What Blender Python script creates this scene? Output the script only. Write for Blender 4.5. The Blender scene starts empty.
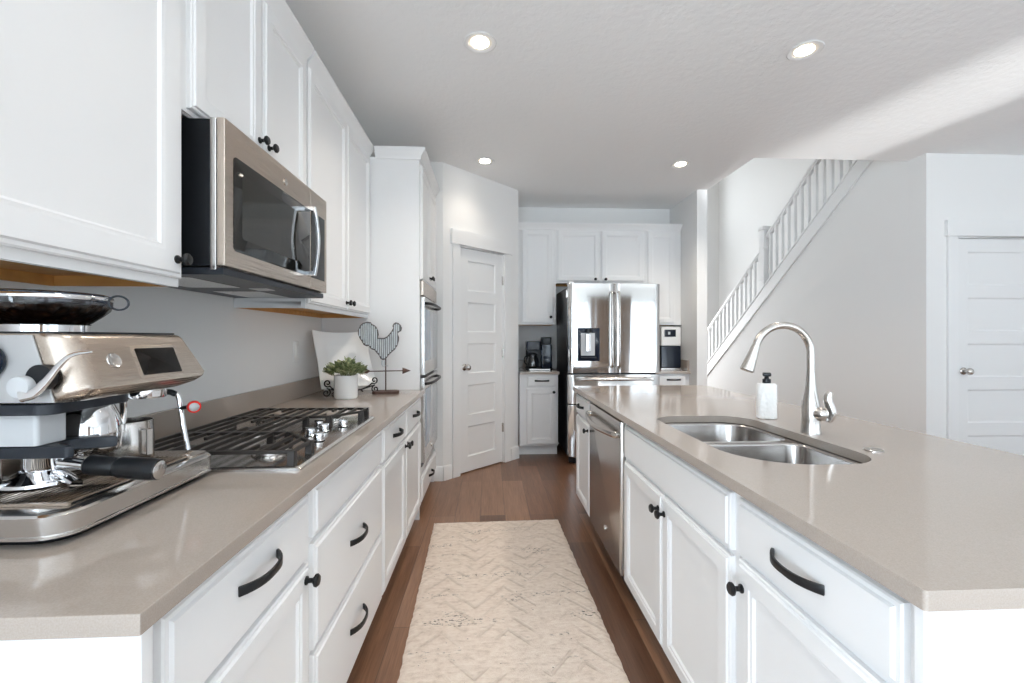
import bpy, bmesh, math, random
from mathutils import Vector, Matrix
random.seed(7)
C = bpy.context.scene.collection
S = bpy.context.scene
PI = math.pi
R = math.radians

# ------------------------------------------------------------------ camera, world, exposure
F_PX, CAM_H = 445.0, 1.275
YAW = math.atan(22.0 / F_PX)
cd = bpy.data.cameras.new('camera')
cd.sensor_width = 36.0
cd.lens = F_PX / 1024 * 36
cd.shift_y = -3.5 / 1024
cd.clip_start = 0.02
cam = bpy.data.objects.new('camera', cd)
C.objects.link(cam)
cam.location = (0, 0, CAM_H)
cam.rotation_euler = (PI / 2, 0, -YAW)
S.camera = cam
vs = S.view_settings
vs.view_transform = 'Standard'
vs.look = 'None'
vs.gamma = 1.0
vs.use_curve_mapping = False
vs.exposure = 1.15
S.cycles.use_denoising = True
S.cycles.max_bounces = 10
S.cycles.diffuse_bounces = 8
S.cycles.glossy_bounces = 5
S.cycles.sample_clamp_indirect = 6.0
S.cycles.caustics_reflective = False
S.cycles.caustics_refractive = False

w = bpy.data.worlds.new('sky')
S.world = w
w.use_nodes = True
bg = w.node_tree.nodes['Background']
bg.inputs[0].default_value = (0.80, 0.90, 1.0, 1)
bg.inputs[1].default_value = 0.9


def area(name, loc, rot, sx, sy, power, col=(1, 1, 1), spread=180):
    l = bpy.data.lights.new(name, 'AREA')
    l.shape = 'RECTANGLE'
    l.size, l.size_y = sx, sy
    l.energy = power
    l.color = col
    l.spread = R(spread)
    o = bpy.data.objects.new(name, l)
    C.objects.link(o)
    o.location = loc
    o.rotation_euler = rot
    return o


DAY = (0.74, 0.87, 1.0)
# daylight through the windows behind the camera (y = -4.6) and on the right (x = 6.9)
TILT = R(90 + 20)
area('daylight_rear_left', (0.1, -4.74, 1.43), (TILT, 0, 0), 2.0, 1.8, 8, DAY)
area('daylight_rear_middle', (2.4, -4.74, 1.25), (TILT, 0, 0), 1.25, 2.35, 14, DAY)
area('daylight_rear_right', (4.95, -4.74, 1.25), (TILT, 0, 0), 1.55, 2.35, 14, DAY)
area('daylight_right', (7.04, -2.4, 1.35), (0, TILT, 0), 1.8, 3.1, 14, DAY)
area('added_fill_left', (-1.31, -2.3, 1.35), (0, -TILT, 0), 1.8, 2.7, 128, DAY)  # added light on the left, brightens island fronts and stair wall
area('daylight_foyer', (3.5, 9.14, 4.0), (R(-90), 0, 0), 1.5, 1.3, 16, (0.95, 0.97, 1.0))
area('added_fill_entry', (2.98, 9.14, 1.3), (R(-90), 0, 0), 0.95, 1.9, 42, (0.97, 0.98, 1.0))  # added unseen light that brightens the stair wall
sun = bpy.data.lights.new('sun', 'SUN')
sun.energy = 7.0
sun.angle = R(1.0)
sun.color = (1.0, 0.98, 0.95)
so_ = bpy.data.objects.new('sun', sun)
C.objects.link(so_)
so_.rotation_euler = (R(42), 0, R(-8))
# added spot outside, standing in for reflected sunlight skimming the ceiling near the stairs
gl = bpy.data.lights.new('added_glint', 'SPOT')
gl.energy = 5500
gl.spot_size = R(5.6)
gl.spot_blend = 1.0
gl.shadow_soft_size = 0.05
go_ = bpy.data.objects.new('added_glint', gl)
C.objects.link(go_)
go_.location = (5.43, -9.0, 0.23)
go_.rotation_euler = (Vector((2.98, 3.3, 2.845)) - Vector((5.43, -9.0, 0.23))).to_track_quat('-Z', 'Y').to_euler()

# ------------------------------------------------------------------ materials


def mat(name, col, rough=0.5, metal=0.0, coat=0.0, spec=0.5, emit=None, es=0.0):
    m = bpy.data.materials.new(name)
    m.use_nodes = True
    b = m.node_tree.nodes['Principled BSDF']
    b.inputs['Base Color'].default_value = (*col, 1)
    b.inputs['Roughness'].default_value = rough
    b.inputs['Metallic'].default_value = metal
    b.inputs['Coat Weight'].default_value = coat
    b.inputs['Specular IOR Level'].default_value = spec
    if emit:
        b.inputs['Emission Color'].default_value = (*emit, 1)
        b.inputs['Emission Strength'].default_value = es
    return m


class NT:
    def __init__(s, m):
        s.t = m.node_tree
        s.b = s.t.nodes['Principled BSDF']
        s.co = s.t.nodes.new('ShaderNodeTexCoord').outputs['Object']

    def n(s, typ, **kw):
        x = s.t.nodes.new('ShaderNode' + typ)
        for k, v in kw.items():
            if k in x.inputs.keys():
                if hasattr(v, 'is_output') or isinstance(v, bpy.types.NodeSocket):
                    s.t.links.new(v, x.inputs[k])
                else:
                    x.inputs[k].default_value = v
            else:
                setattr(x, k, v)
        return x

    def link(s, a, b):
        s.t.links.new(a, b)

    def mapping(s, scale=(1, 1, 1), rot=(0, 0, 0), loc=(0, 0, 0), src=None):
        x = s.n('Mapping')
        x.inputs['Scale'].default_value = scale
        x.inputs['Rotation'].default_value = rot
        x.inputs['Location'].default_value = loc
        s.link(src or s.co, x.inputs['Vector'])
        return x.outputs['Vector']

    def noise(s, vec, scale, detail=4, rough=0.5):
        x = s.n('TexNoise')
        x.inputs['Scale'].default_value = scale
        x.inputs['Detail'].default_value = detail
        x.inputs['Roughness'].default_value = rough
        s.link(vec, x.inputs['Vector'])
        return x.outputs['Fac']

    def ramp(s, fac, stops):
        x = s.n('ValToRGB')
        e = x.color_ramp.elements
        while len(e) < len(stops):
            e.new(0.5)
        for i, (p, c) in enumerate(stops):
            e[i].position = p
            e[i].color = (*c, 1) if len(c) == 3 else c
        s.link(fac, x.inputs['Fac'])
        return x.outputs['Color']

    def mix(s, fac, a, b, blend='MIX'):
        x = s.n('MixRGB')
        x.blend_type = blend
        for sock, v in ((x.inputs[0], fac), (x.inputs[1], a), (x.inputs[2], b)):
            if isinstance(v, bpy.types.NodeSocket):
                s.link(v, sock)
            elif isinstance(v, (int, float)):
                sock.default_value = v
            else:
                sock.default_value = (*v, 1)
        return x.outputs[0]

    def math(s, op, a, b=0.0):
        x = s.n('Math')
        x.operation = op
        for sock, v in ((x.inputs[0], a), (x.inputs[1], b)):
            if isinstance(v, bpy.types.NodeSocket):
                s.link(v, sock)
            else:
                sock.default_value = v
        return x.outputs[0]

    def bump(s, h, strength=0.3, dist=0.01):
        x = s.n('Bump')
        x.inputs['Strength'].default_value = strength
        x.inputs['Distance'].default_value = dist
        s.link(h, x.inputs['Height'])
        s.link(x.outputs['Normal'], s.b.inputs['Normal'])

    def base(s, c):
        s.link(c, s.b.inputs['Base Color'])


M = {}
M['cab'] = mat('white_cabinet_paint', (0.80, 0.80, 0.80), 0.32)
M['trim'] = mat('white_trim_paint', (0.80, 0.80, 0.795), 0.38)
M['door'] = mat('white_door_paint', (0.79, 0.79, 0.785), 0.38)
M['wall'] = mat('pale_grey_wall_paint', (0.80, 0.797, 0.787), 0.75)
t = NT(M['wall']); t.bump(t.noise(t.co, 160, 3), 0.08, 0.003)
M['ceil'] = mat('textured_white_ceiling', (0.89, 0.89, 0.885), 0.85)
t = NT(M['ceil'])
nz = t.noise(t.co, 20, 5, 0.6)
t.bump(t.ramp(nz, [(0.42, (0, 0, 0)), (0.58, (1, 1, 1))]), 0.13, 0.008)
M['quartz'] = mat('taupe_quartz', (0.42, 0.355, 0.30), 0.10, spec=0.55)
t = NT(M['quartz'])
t.base(t.ramp(t.noise(t.co, 420, 2), [(0.3, (0.375, 0.318, 0.275)), (0.7, (0.425, 0.367, 0.32))]))


def steel(name, col, rough, axis, strength=0.015):
    m = mat(name, col, rough, 1.0)
    t = NT(m)
    sc = [1400, 1400, 1400]
    sc[axis] = 5
    nz = t.noise(t.mapping(tuple(sc)), 1.0, 2)
    r = t.n('MapRange')
    r.inputs['To Min'].default_value = rough * 0.75
    r.inputs['To Max'].default_value = rough * 1.35
    t.link(nz, r.inputs['Value'])
    t.link(r.outputs[0], t.b.inputs['Roughness'])
    t.bump(nz, strength, 0.0006)
    return m


M['steel_h'] = steel('brushed_steel_horizontal', (0.60, 0.58, 0.56), 0.22, 0)
M['steel_v'] = steel('brushed_steel_vertical', (0.66, 0.65, 0.64), 0.17, 2)
M['steel_w'] = steel('brushed_steel_floor_tint', (0.56, 0.48, 0.41), 0.25, 0)  # warm tint stands in for the brown floor reflected in the steel
M['steel_t'] = steel('satin_steel', (0.62, 0.60, 0.58), 0.20, 0, 0.02)
M['side'] = mat('bead_blasted_panel', (0.50, 0.505, 0.51), 0.42, 0.35)
M['sink'] = steel('satin_sink_steel', (0.44, 0.42, 0.405), 0.20, 1)
M['fridge'] = mat('fridge_steel', (0.64, 0.63, 0.62), 0.07, 1.0)
t = NT(M['fridge'])
t.bump(t.math('ADD', t.noise(t.mapping((5, 5, .35)), 1.0, 2), t.math('MULTIPLY', t.noise(t.mapping((1400, 1400, 6)), 1.0, 2), 0.004)), 0.10, 0.02)
M['nickel'] = mat('brushed_nickel', (0.60, 0.57, 0.54), 0.24, 1.0)
M['chrome'] = mat('polished_chrome', (0.78, 0.78, 0.79), 0.06, 1.0)
M['black'] = mat('matte_black_metal', (0.008, 0.008, 0.009), 0.38, 0.0, spec=0.35)
M['iron'] = mat('cast_iron', (0.020, 0.018, 0.017), 0.42, 0.2)
M['iron'].node_tree.nodes['Principled BSDF'].inputs['Base Color'].default_value = (0.030, 0.025, 0.022, 1)
M['plastic'] = mat('black_plastic', (0.010, 0.011, 0.013), 0.28, spec=0.3)
M['grey_plastic'] = mat('charcoal_plastic', (0.022, 0.026, 0.034), 0.4, spec=0.35)
M['lt_plastic'] = mat('pale_grey_plastic', (0.56, 0.575, 0.59), 0.4)
M['glass_dark'] = mat('dark_appliance_glass', (0.010, 0.010, 0.009), 0.04, spec=0.45)
M['oven_glass'] = mat('oven_glass_painted_reflection', (0.33, 0.40, 0.49), 0.08, coat=0.6, spec=0.5)  # pale blue base paints in the windows reflected by the glass
M['mesh'] = mat('dark_door_screen', (0.022, 0.020, 0.016), 0.06, spec=0.45)
M['screen'] = mat('dark_screen', (0.010, 0.008, 0.007), 0.15, spec=0.15)
M['blue_glass'] = mat('blue_black_glass', (0.006, 0.011, 0.024), 0.06, spec=0.45)
M['oak'] = mat('raw_oak', (0.56, 0.28, 0.08), 0.5)
t = NT(M['oak'])
t.base(t.ramp(t.noise(t.mapping((30, 3, 30)), 1.0, 4), [(0.3, (0.47, 0.225, 0.06)), (0.7, (0.60, 0.31, 0.095))]))
M['ceramic'] = mat('white_glazed_ceramic', (0.84, 0.84, 0.83), 0.12, coat=0.4)
M['leaf'] = mat('green_leaf', (0.12, 0.19, 0.07), 0.5)
t = NT(M['leaf'])
t.base(t.ramp(t.noise(t.co, 38, 2), [(0.3, (0.06, 0.10, 0.05)), (0.48, (0.20, 0.25, 0.11)), (0.68, (0.46, 0.47, 0.27))]))
M['soil'] = mat('dark_soil', (0.03, 0.022, 0.016), 0.9)
M['galv'] = mat('galvanised_tin', (0.42, 0.45, 0.46), 0.42, 0.6)
t = NT(M['galv'])
t.base(t.ramp(t.noise(t.mapping((60, 60, 9)), 1.0, 4), [(0.26, (0.30, 0.31, 0.32)), (0.55, (0.62, 0.66, 0.67)), (0.85, (0.42, 0.38, 0.34))]))
M['tin_dark'] = mat('dark_tin', (0.13, 0.13, 0.13), 0.5, 0.5)  # rooster base, darker between the ribs
M['rust'] = mat('rusty_brown_metal', (0.085, 0.042, 0.03), 0.55, 0.2)
M['towel'] = mat('white_embossed_wrap', (0.84, 0.83, 0.81), 0.6)
t = NT(M['towel'])
v = t.n('TexVoronoi'); v.inputs['Scale'].default_value = 95
t.link(t.mapping((1, 1, 0.6)), v.inputs['Vector'])
t.bump(v.outputs['Distance'], 0.6, 0.004)
M['paper'] = mat('switch_plate_white', (0.82, 0.82, 0.81), 0.3)
M['lamp'] = mat('lit_lamp', (1, 1, 1), 0.5, emit=(1.0, 0.93, 0.82), es=9.0)
M['can'] = mat('lamp_reflector', (0.85, 0.80, 0.72), 0.35)
M['grey_metal'] = mat('grey_satin_metal', (0.38, 0.38, 0.38), 0.45, 0.6)
M['red'] = mat('red_plastic', (0.62, 0.012, 0.004), 0.4, spec=0.25)
M['white_plastic'] = mat('white_plastic', (0.78, 0.78, 0.77), 0.3)
M['coffee'] = mat('dark_coffee_beans', (0.035, 0.014, 0.006), 0.35)
t = NT(M['coffee'])
v = t.n('TexVoronoi'); v.inputs['Scale'].default_value = 70
t.link(t.co, v.inputs['Vector'])
t.base(t.ramp(v.outputs['Distance'], [(0.0, (0.22, 0.085, 0.03)), (0.5, (0.05, 0.018, 0.007))]))
t.bump(v.outputs['Distance'], 0.9, 0.01)
M['ground'] = mat('pale_concrete_ground', (0.55, 0.55, 0.54), 0.9)
M['living'] = mat('pale_bounce_carpet', (0.72, 0.715, 0.71), 0.95)
M['drape'] = mat('brown_drape_cloth', (0.20, 0.13, 0.085), 0.9)
M['carpet'] = mat('grey_stair_carpet', (0.42, 0.41, 0.40), 0.95)


def glass_mat(name, tint, rough=0.02, refl=0.12):
    m = bpy.data.materials.new(name)
    m.use_nodes = True
    nt = m.node_tree
    nt.nodes.remove(nt.nodes['Principled BSDF'])
    tr = nt.nodes.new('ShaderNodeBsdfTransparent'); tr.inputs[0].default_value = (*tint, 1)
    gl = nt.nodes.new('ShaderNodeBsdfGlossy'); gl.inputs['Roughness'].default_value = rough
    lw = nt.nodes.new('ShaderNodeLayerWeight'); lw.inputs[0].default_value = 0.25
    mp = nt.nodes.new('ShaderNodeMapRange')
    mp.inputs['To Min'].default_value = refl * 0.5
    mp.inputs['To Max'].default_value = min(1, refl * 5)
    mx = nt.nodes.new('ShaderNodeMixShader')
    nt.links.new(lw.outputs['Facing'], mp.inputs['Value'])
    nt.links.new(mp.outputs[0], mx.inputs[0])
    nt.links.new(tr.outputs[0], mx.inputs[1])
    nt.links.new(gl.outputs[0], mx.inputs[2])
    nt.links.new(mx.outputs[0], nt.nodes['Material Output'].inputs[0])
    return m


M['pane'] = glass_mat('window_glass', (0.97, 0.98, 0.98), 0.01, 0.08)
M['smoke_glass'] = glass_mat('smoky_hopper_plastic', (0.30, 0.30, 0.31), 0.06, 0.07)
M['carafe'] = glass_mat('carafe_glass', (0.45, 0.47, 0.5), 0.02, 0.25)

# floor planks running away from the camera
M['floor'] = mat('walnut_plank_floor', (0.2, 0.11, 0.07), 0.30)
t = NT(M['floor'])
pv = t.mapping((1, 1, 1), (0, 0, R(90)), (0.31, 0.07, 0))
bk = t.n('TexBrick')
t.link(pv, bk.inputs['Vector'])
bk.inputs['Scale'].default_value = 1.0
bk.inputs['Brick Width'].default_value = 1.22
bk.inputs['Row Height'].default_value = 0.178
bk.inputs['Mortar Size'].default_value = 0.0012
bk.inputs['Mortar Smooth'].default_value = 0.2
bk.inputs['Color1'].default_value = (0.0, 0.0, 0.0, 1)
bk.inputs['Color2'].default_value = (1, 1, 1, 1)
bk.inputs['Mortar'].default_value = (0.5, 0.5, 0.5, 1)
bk.offset = 0.37
grain = t.noise(t.mapping((26, 1.6, 1)), 1.0, 6, 0.6)
fine = t.noise(t.mapping((150, 5, 1)), 1.0, 3, 0.6)
tone = t.mix(0.5, bk.outputs['Color'], grain)
colr = t.ramp(tone, [(0.18, (0.105, 0.047, 0.026)), (0.5, (0.225, 0.112, 0.062)), (0.82, (0.37, 0.205, 0.125))])
colr = t.mix(0.55, colr, t.ramp(fine, [(0.3, (0.34, 0.30, 0.27)), (0.68, (0.95, 0.95, 0.95))]), 'MULTIPLY')
gap = t.math('SUBTRACT', 1.0, bk.outputs['Fac'])
t.base(t.mix(bk.outputs['Fac'], colr, (0.06, 0.035, 0.022)))
t.bump(t.math('ADD', t.math('MULTIPLY', gap, 0.5), t.math('MULTIPLY', grain, 0.18)), 0.25, 0.004)

# rug: cream carved pile with a tonal zigzag and dark flecks
M['rug'] = mat('cream_rug_pile', (0.6, 0.5, 0.42), 0.95, spec=0.1)
t = NT(M['rug'])
pile = t.noise(t.co, 260, 2)
blot = t.noise(t.mapping((1, 2.2, 1)), 26, 5, 0.7)
sx = t.n('SeparateXYZ'); t.link(t.co, sx.inputs[0])
ax = t.math('PINGPONG', sx.outputs['X'], 0.143)
dia = t.math('ADD', t.math('MULTIPLY', ax, 1.15), sx.outputs['Y'])
band = t.math('DIVIDE', t.math('PINGPONG', dia, 0.055), 0.055)
mask = t.ramp(t.noise(t.mapping((1, 1, 1), loc=(1.7, 0.3, 0)), 5.5, 2), [(0.44, (0, 0, 0)), (0.56, (1, 1, 1))])
line = t.ramp(band, [(0.74, (0, 0, 0)), (0.86, (1, 1, 1))])
carve = t.math('MULTIPLY', line, mask)
c0 = t.ramp(blot, [(0.26, (0.54, 0.44, 0.365)), (0.45, (0.71, 0.60, 0.51)), (0.62, (0.78, 0.68, 0.59)), (0.80, (0.83, 0.75, 0.67))])
c1 = t.mix(t.math('MULTIPLY', carve, 0.26), c0, (0.48, 0.40, 0.33))
fl = t.noise(t.mapping((46, 95, 1)), 1.0, 3, 0.7)
flm = t.noise(t.mapping((2.6, 11, 1), loc=(3.2, 1.4, 0)), 1.0, 2, 0.5)
fleck = t.math('MULTIPLY', t.ramp(fl, [(0.56, (0, 0, 0)), (0.61, (1, 1, 1))]), t.ramp(flm, [(0.57, (0, 0, 0)), (0.66, (1, 1, 1))]))
c2 = t.mix(t.math('MULTIPLY', fleck, 0.92), c1, (0.055, 0.05, 0.048))
dots = t.ramp(t.noise(t.mapping((60, 60, 1), loc=(7, 2, 0)), 1.0, 1, 0.4), [(0.76, (0, 0, 0)), (0.79, (1, 1, 1))])
c3 = t.mix(t.math('MULTIPLY', dots, 0.8), c2, (0.09, 0.08, 0.075))
t.base(c3)
t.bump(t.math('ADD', t.math('ADD', t.math('MULTIPLY', pile, 0.45), t.math('MULTIPLY', blot, 0.5)), t.math('MULTIPLY', carve, -0.7)), 0.7, 0.008)

# ------------------------------------------------------------------ mesh helpers


class B:
    def __init__(s):
        s.bm = bmesh.new()

    def box(s, x0, x1, y0, y1, z0, z1):
        vs_ = [s.bm.verts.new((x, y, z)) for x in (x0, x1) for y in (y0, y1) for z in (z0, z1)]
        for f in ((0, 1, 3, 2), (4, 6, 7, 5), (0, 4, 5, 1), (2, 3, 7, 6), (0, 2, 6, 4), (1, 5, 7, 3)):
            s.bm.faces.new([vs_[i] for i in f])
        return s

    def loops(s, loops, cap0=True, cap1=True, closed=True):
        rows = [[s.bm.verts.new(p) for p in l] for l in loops]
        n = len(rows[0])
        for a, b in zip(rows, rows[1:]):
            for i in range(n if closed else n - 1):
                j = (i + 1) % n
                s.bm.faces.new((a[i], a[j], b[j], b[i]))
        if cap0:
            s.bm.faces.new(rows[0][::-1])
        if cap1:
            s.bm.faces.new(rows[-1])
        return s

    def ring(s, x0, x1, z0, z1, prof, cap0=True):
        """nested rectangles facing -y : prof = [(inset, y)]"""
        return s.loops([[(x0 + i, y, z0 + i), (x1 - i, y, z0 + i), (x1 - i, y, z1 - i), (x0 + i, y, z1 - i)] for i, y in prof], cap0)

    def lathe(s, prof, c=(0, 0, 0), axis='Z', seg=24, cap0=True, cap1=True):
        lp = []
        for r, h in prof:
            l = []
            for k in range(seg):
                a = 2 * PI * k / seg
                u, v = max(r, 1e-5) * math.cos(a), max(r, 1e-5) * math.sin(a)
                p = {'Z': (u, v, h), 'Y': (u, h, -v), 'X': (h, u, v)}[axis]
                l.append((p[0] + c[0], p[1] + c[1], p[2] + c[2]))
            lp.append(l)
        return s.loops(lp, cap0, cap1)

    def tube(s, pts, rad, seg=10, flat=1.0, up=(0, 0, 1), square=False):
        pts = [Vector(p) for p in pts]
        n = len(pts)
        rs = rad if isinstance(rad, (list, tuple)) else [rad] * n
        nrm = None
        lp = []
        for i, p in enumerate(pts):
            tg = (pts[min(i + 1, n - 1)] - pts[max(i - 1, 0)]).normalized()
            if nrm is None:
                u = Vector(up)
                if abs(u.dot(tg)) > 0.95:
                    u = Vector((1, 0, 0)) if abs(tg.x) < 0.9 else Vector((0, 1, 0))
                nrm = (u - tg * u.dot(tg)).normalized()
            else:
                nrm = (nrm - tg * nrm.dot(tg)).normalized()
            bn = tg.cross(nrm)
            l = []
            for k in range(4 if square else seg):
                a = 2 * PI * (k + (0.5 if square else 0)) / (4 if square else seg)
                l.append(p + nrm * math.cos(a) * rs[i] + bn * math.sin(a) * rs[i] * flat)
            lp.append(l)
        return s.loops(lp)

    def prism(s, poly, axis, a, b):
        f = {'X': lambda p, t_: (t_, p[0], p[1]), 'Y': lambda p, t_: (p[0], t_, p[1]), 'Z': lambda p, t_: (p[0], p[1], t_)}[axis]
        return s.loops([[f(p, a) for p in poly], [f(p, b) for p in poly]])

    def holed(s, outer, holes, z0, z1):
        """plate with holes, loops of (x,y)"""
        for z in (z0, z1):
            edges = []
            for lp in [outer] + holes:
                vv = [s.bm.verts.new((x, y, z)) for x, y in lp]
                edges += [s.bm.edges.new((vv[i], vv[(i + 1) % len(vv)])) for i in range(len(vv))]
            bmesh.ops.triangle_fill(s.bm, use_beauty=True, use_dissolve=False, edges=edges)
        for lp in [outer] + holes:
            s.loops([[(x, y, z0) for x, y in lp], [(x, y, z1) for x, y in lp]], False, False)
        bmesh.ops.remove_doubles(s.bm, verts=s.bm.verts, dist=1e-5)
        return s

    def xform(s, mtx):
        bmesh.ops.transform(s.bm, matrix=mtx, verts=s.bm.verts)
        return s

    def mesh(s, name, m, bevel=0.0, angle=35, seg=2, smooth=True):
        bm = s.bm
        if bevel:
            bmesh.ops.remove_doubles(bm, verts=bm.verts, dist=1e-6)
            bmesh.ops.recalc_face_normals(bm, faces=bm.faces)
            ed = [e for e in bm.edges if len(e.link_faces) == 2 and e.calc_face_angle(0) > R(angle)]
            bmesh.ops.bevel(bm, geom=ed, offset=bevel, segments=seg, profile=0.5, affect='EDGES', clamp_overlap=True)
        bmesh.ops.recalc_face_normals(bm, faces=bm.faces)
        me = bpy.data.meshes.new(name)
        bm.to_mesh(me)
        bm.free()
        ms = m if isinstance(m, list) else [m]
        for q in ms:
            me.materials.append(q)
        if smooth:
            for p in me.polygons:
                p.use_smooth = True
            me.set_sharp_from_angle(angle=R(38))
        return me

    def obj(s, name, m, parent=None, bevel=0.0, loc=(0, 0, 0), rot=(0, 0, 0), **kw):
        o = place(name, s.mesh(name, m, bevel, **kw), parent, loc, rot)
        if bevel:
            wn = o.modifiers.new('weighted', 'WEIGHTED_NORMAL')
            wn.keep_sharp = True
        return o


def place(name, me, parent=None, loc=(0, 0, 0), rot=(0, 0, 0)):
    o = bpy.data.objects.new(name, me)
    C.objects.link(o)
    o.location = loc
    o.rotation_euler = rot
    if parent:
        o.parent = parent
    return o


def tag(o, label, cat, group=None, kind=None):
    o['label'] = label
    o['category'] = cat
    if group:
        o['group'] = group
    if kind:
        o['kind'] = kind
    return o


def thing(name, label, cat, loc=(0, 0, 0), rz=0.0, group=None):
    o = bpy.data.objects.new(name, None)
    o.empty_display_size = 0.1
    C.objects.link(o)
    o.location = loc
    o.rotation_euler = (0, 0, rz)
    return tag(o, label, cat, group)


def struct(o, label=None, cat=None):
    o['kind'] = 'structure'
    if label:
        o['label'] = label
        o['category'] = cat
    return o


def arc(cx, cy, r, a0, a1, n):
    return [(cx + r * math.cos(R(a0 + (a1 - a0) * i / n)), cy + r * math.sin(R(a0 + (a1 - a0) * i / n))) for i in range(n + 1)]


def rrect(x0, x1, y0, y1, r, n=6):
    rr = r if isinstance(r, (list, tuple)) else [r] * 4    # corners: x0y0, x1y0, x1y1, x0y1
    return (arc(x0 + rr[0], y0 + rr[0], rr[0], 180, 270, n) + arc(x1 - rr[1], y0 + rr[1], rr[1], 270, 360, n)
            + arc(x1 - rr[2], y1 - rr[2], rr[2], 0, 90, n) + arc(x0 + rr[3], y1 - rr[3], rr[3], 90, 180, n))


def smoothpts(pts, n=6):
    """Catmull-Rom through points"""
    P = [Vector(p) for p in pts]
    P = [P[0] * 2 - P[1]] + P + [P[-1] * 2 - P[-2]]
    out = []
    for i in range(1, len(P) - 2):
        for k in range(n):
            u = k / n
            a, b, c_, d = P[i - 1], P[i], P[i + 1], P[i + 2]
            out.append(0.5 * ((2 * b) + (c_ - a) * u + (2 * a - 5 * b + 4 * c_ - d) * u * u + (3 * b - a - 3 * c_ + d) * u ** 3))
    out.append(P[-2])
    return out


# ------------------------------------------------------------------ the room shell
CEIL = 2.845
XL, XR, YB, YK = -1.17, 6.9, -4.6, 5.33      # left wall, right wall, wall behind the camera, kitchen back wall


def wall(name, axis, pos, th, u0, u1, z0, z1, holes=(), m='wall'):
    """wall slab; axis 'x' = plane x=pos running in y, axis 'y' = plane y=pos running in x; th signed"""
    b = B()
    a0, a1 = sorted((pos, pos + th))
    cuts = sorted({u0, u1, *[h[0] for h in holes], *[h[1] for h in holes]})
    for c0, c1_ in zip(cuts, cuts[1:]):
        zz = [(z0, z1)]
        for h in holes:
            if h[0] <= c0 + 1e-6 and h[1] >= c1_ - 1e-6:
                zz = [q for q in ((z0, h[2]), (h[3], z1)) if q[1] - q[0] > 1e-4]
        for q0, q1 in zz:
            if axis == 'x':
                b.box(a0, a1, c0, c1_, q0, q1)
            else:
                b.box(c0, c1_, a0, a1, q0, q1)
    return struct(b.obj(name, M[m]))


struct(B().box(XL - .2, XR + .2, YB - .2, 9.2, -0.05, 0).obj('floor', M['floor']))
b = B()
YO = 3.77
b.box(XL - .2, XR + .2, YB - .2, YO, CEIL, CEIL + .3)
b.box(XL - .2, 2.30, YO, YK + .2, CEIL, CEIL + .3)
struct(b.obj('ceiling', M['ceil']))
struct(B().box(2.2, 4.95, YO - .1, 9.2, 5.4, 5.6).obj('ceiling_foyer', M['ceil']))
wall('wall_left', 'x', XL, -0.15, YB, YK, 0, CEIL, [(-3.7, -0.9, 0.4, 2.3)])
wall('wall_back', 'y', YK, 0.15, XL, 2.30, 0, CEIL)
wall('wall_pantry_side', 'y', 4.0, 0.1, XL, -0.42, 0, CEIL)
WR = [(-4.0, -0.8, 0.4, 2.3)]
wall('wall_right', 'x', XR, 0.15, YB, YO, 0, CEIL, WR)
WB = [(-0.95, 1.15, 0.5, 2.35), (1.75, 3.05, 0.05, 2.45), (4.15, 5.75, 0.05, 2.45)]
wall('wall_rear', 'y', YB, -0.15, XL, XR, 0, CEIL, WB)
# stub wall beside the fridge alcove, continuing into the two-storey foyer
b = B().box(2.19, 2.30, 4.61, 9.05, 0, CEIL + 0.01)
b.box(2.19, 2.30, 4.61, 9.05, CEIL + .3, 5.4)
struct(b.obj('wall_alcove', M['wall']))
wall('wall_foyer_right', 'x', 4.74, 0.15, YO + .02, 9.05, 0, 5.4)
wall('wall_foyer_front', 'y', 9.0, 0.15, 2.30, 4.74, 0, 5.4, [(2.75, 4.3, 3.3, 4.7), (2.45, 3.5, .3, 2.3)])
b = B()
b.box(2.2, 4.95, YO - .1, YO, CEIL + .3, 5.4)
b.box(2.19, 2.30, YO, 4.61, CEIL + .3, 5.4)
struct(b.obj('wall_foyer_upper', M['wall']))
# door wall on the right
DX0, DX1 = 3.965, 4.775
wall('wall_hall', 'y', 3.60, 0.12, 3.80, XR, 0, CEIL, [(DX0, DX1, -.01, 2.14)])
# wall closing the underside of the stair (plane x = 3.70)
SL = (3.049 - 0.839) / (4.302 - 7.374)              # z per y, negative: climbs toward the camera


def stair_z(y):
    return 0.839 + SL * (y - 7.374)


poly = [(3.7655, 0), (7.95, 0), (7.95, stair_z(7.95)), (3.7655, stair_z(3.7655))]
struct(B().prism(poly, 'X', 3.70, 3.79).obj('wall_stair', M['wall']))
struct(B().box(3.70, 3.80, 3.60, 3.765, 0, CEIL).obj('wall_stair_end', M['wall']))
# diagonal pantry wall, 45 degrees, with the door opening
PA = Vector((-0.42, 4.00, 0))
PL = 1.02
pd0, pd1 = 0.190, 0.800        # door opening along the wall
DTOP = 2.135
b = B()
b.box(0, pd0, 0, 0.1, 0, CEIL); b.box(pd1, PL, 0, 0.1, 0, CEIL); b.box(pd0, pd1, 0, 0.1, DTOP, CEIL)
struct(b.obj('wall_pantry', M['wall'], loc=PA, rot=(0, 0, R(45))))
PE = PA + Vector((PL * math.cos(R(45)), PL * math.sin(R(45)), 0))
wall('wall_pantry_return', 'x', PE.x, -0.1, PE.y + .0, YK, 0, CEIL)


def baseboard(name, axis, pos, sgn, u0, u1, h=0.13):
    poly = [(0, 0), (0.014, 0), (0.014, h - .02), (0.006, h), (0, h)]
    poly = [(pos + sgn * a, z) for a, z in poly]
    if axis == 'x':
        bb = B().prism(poly, 'Y', u0, u1)
    else:
        bb = B().prism(poly, 'X', u0, u1)
    return struct(bb.obj(name, M['trim']))


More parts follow.
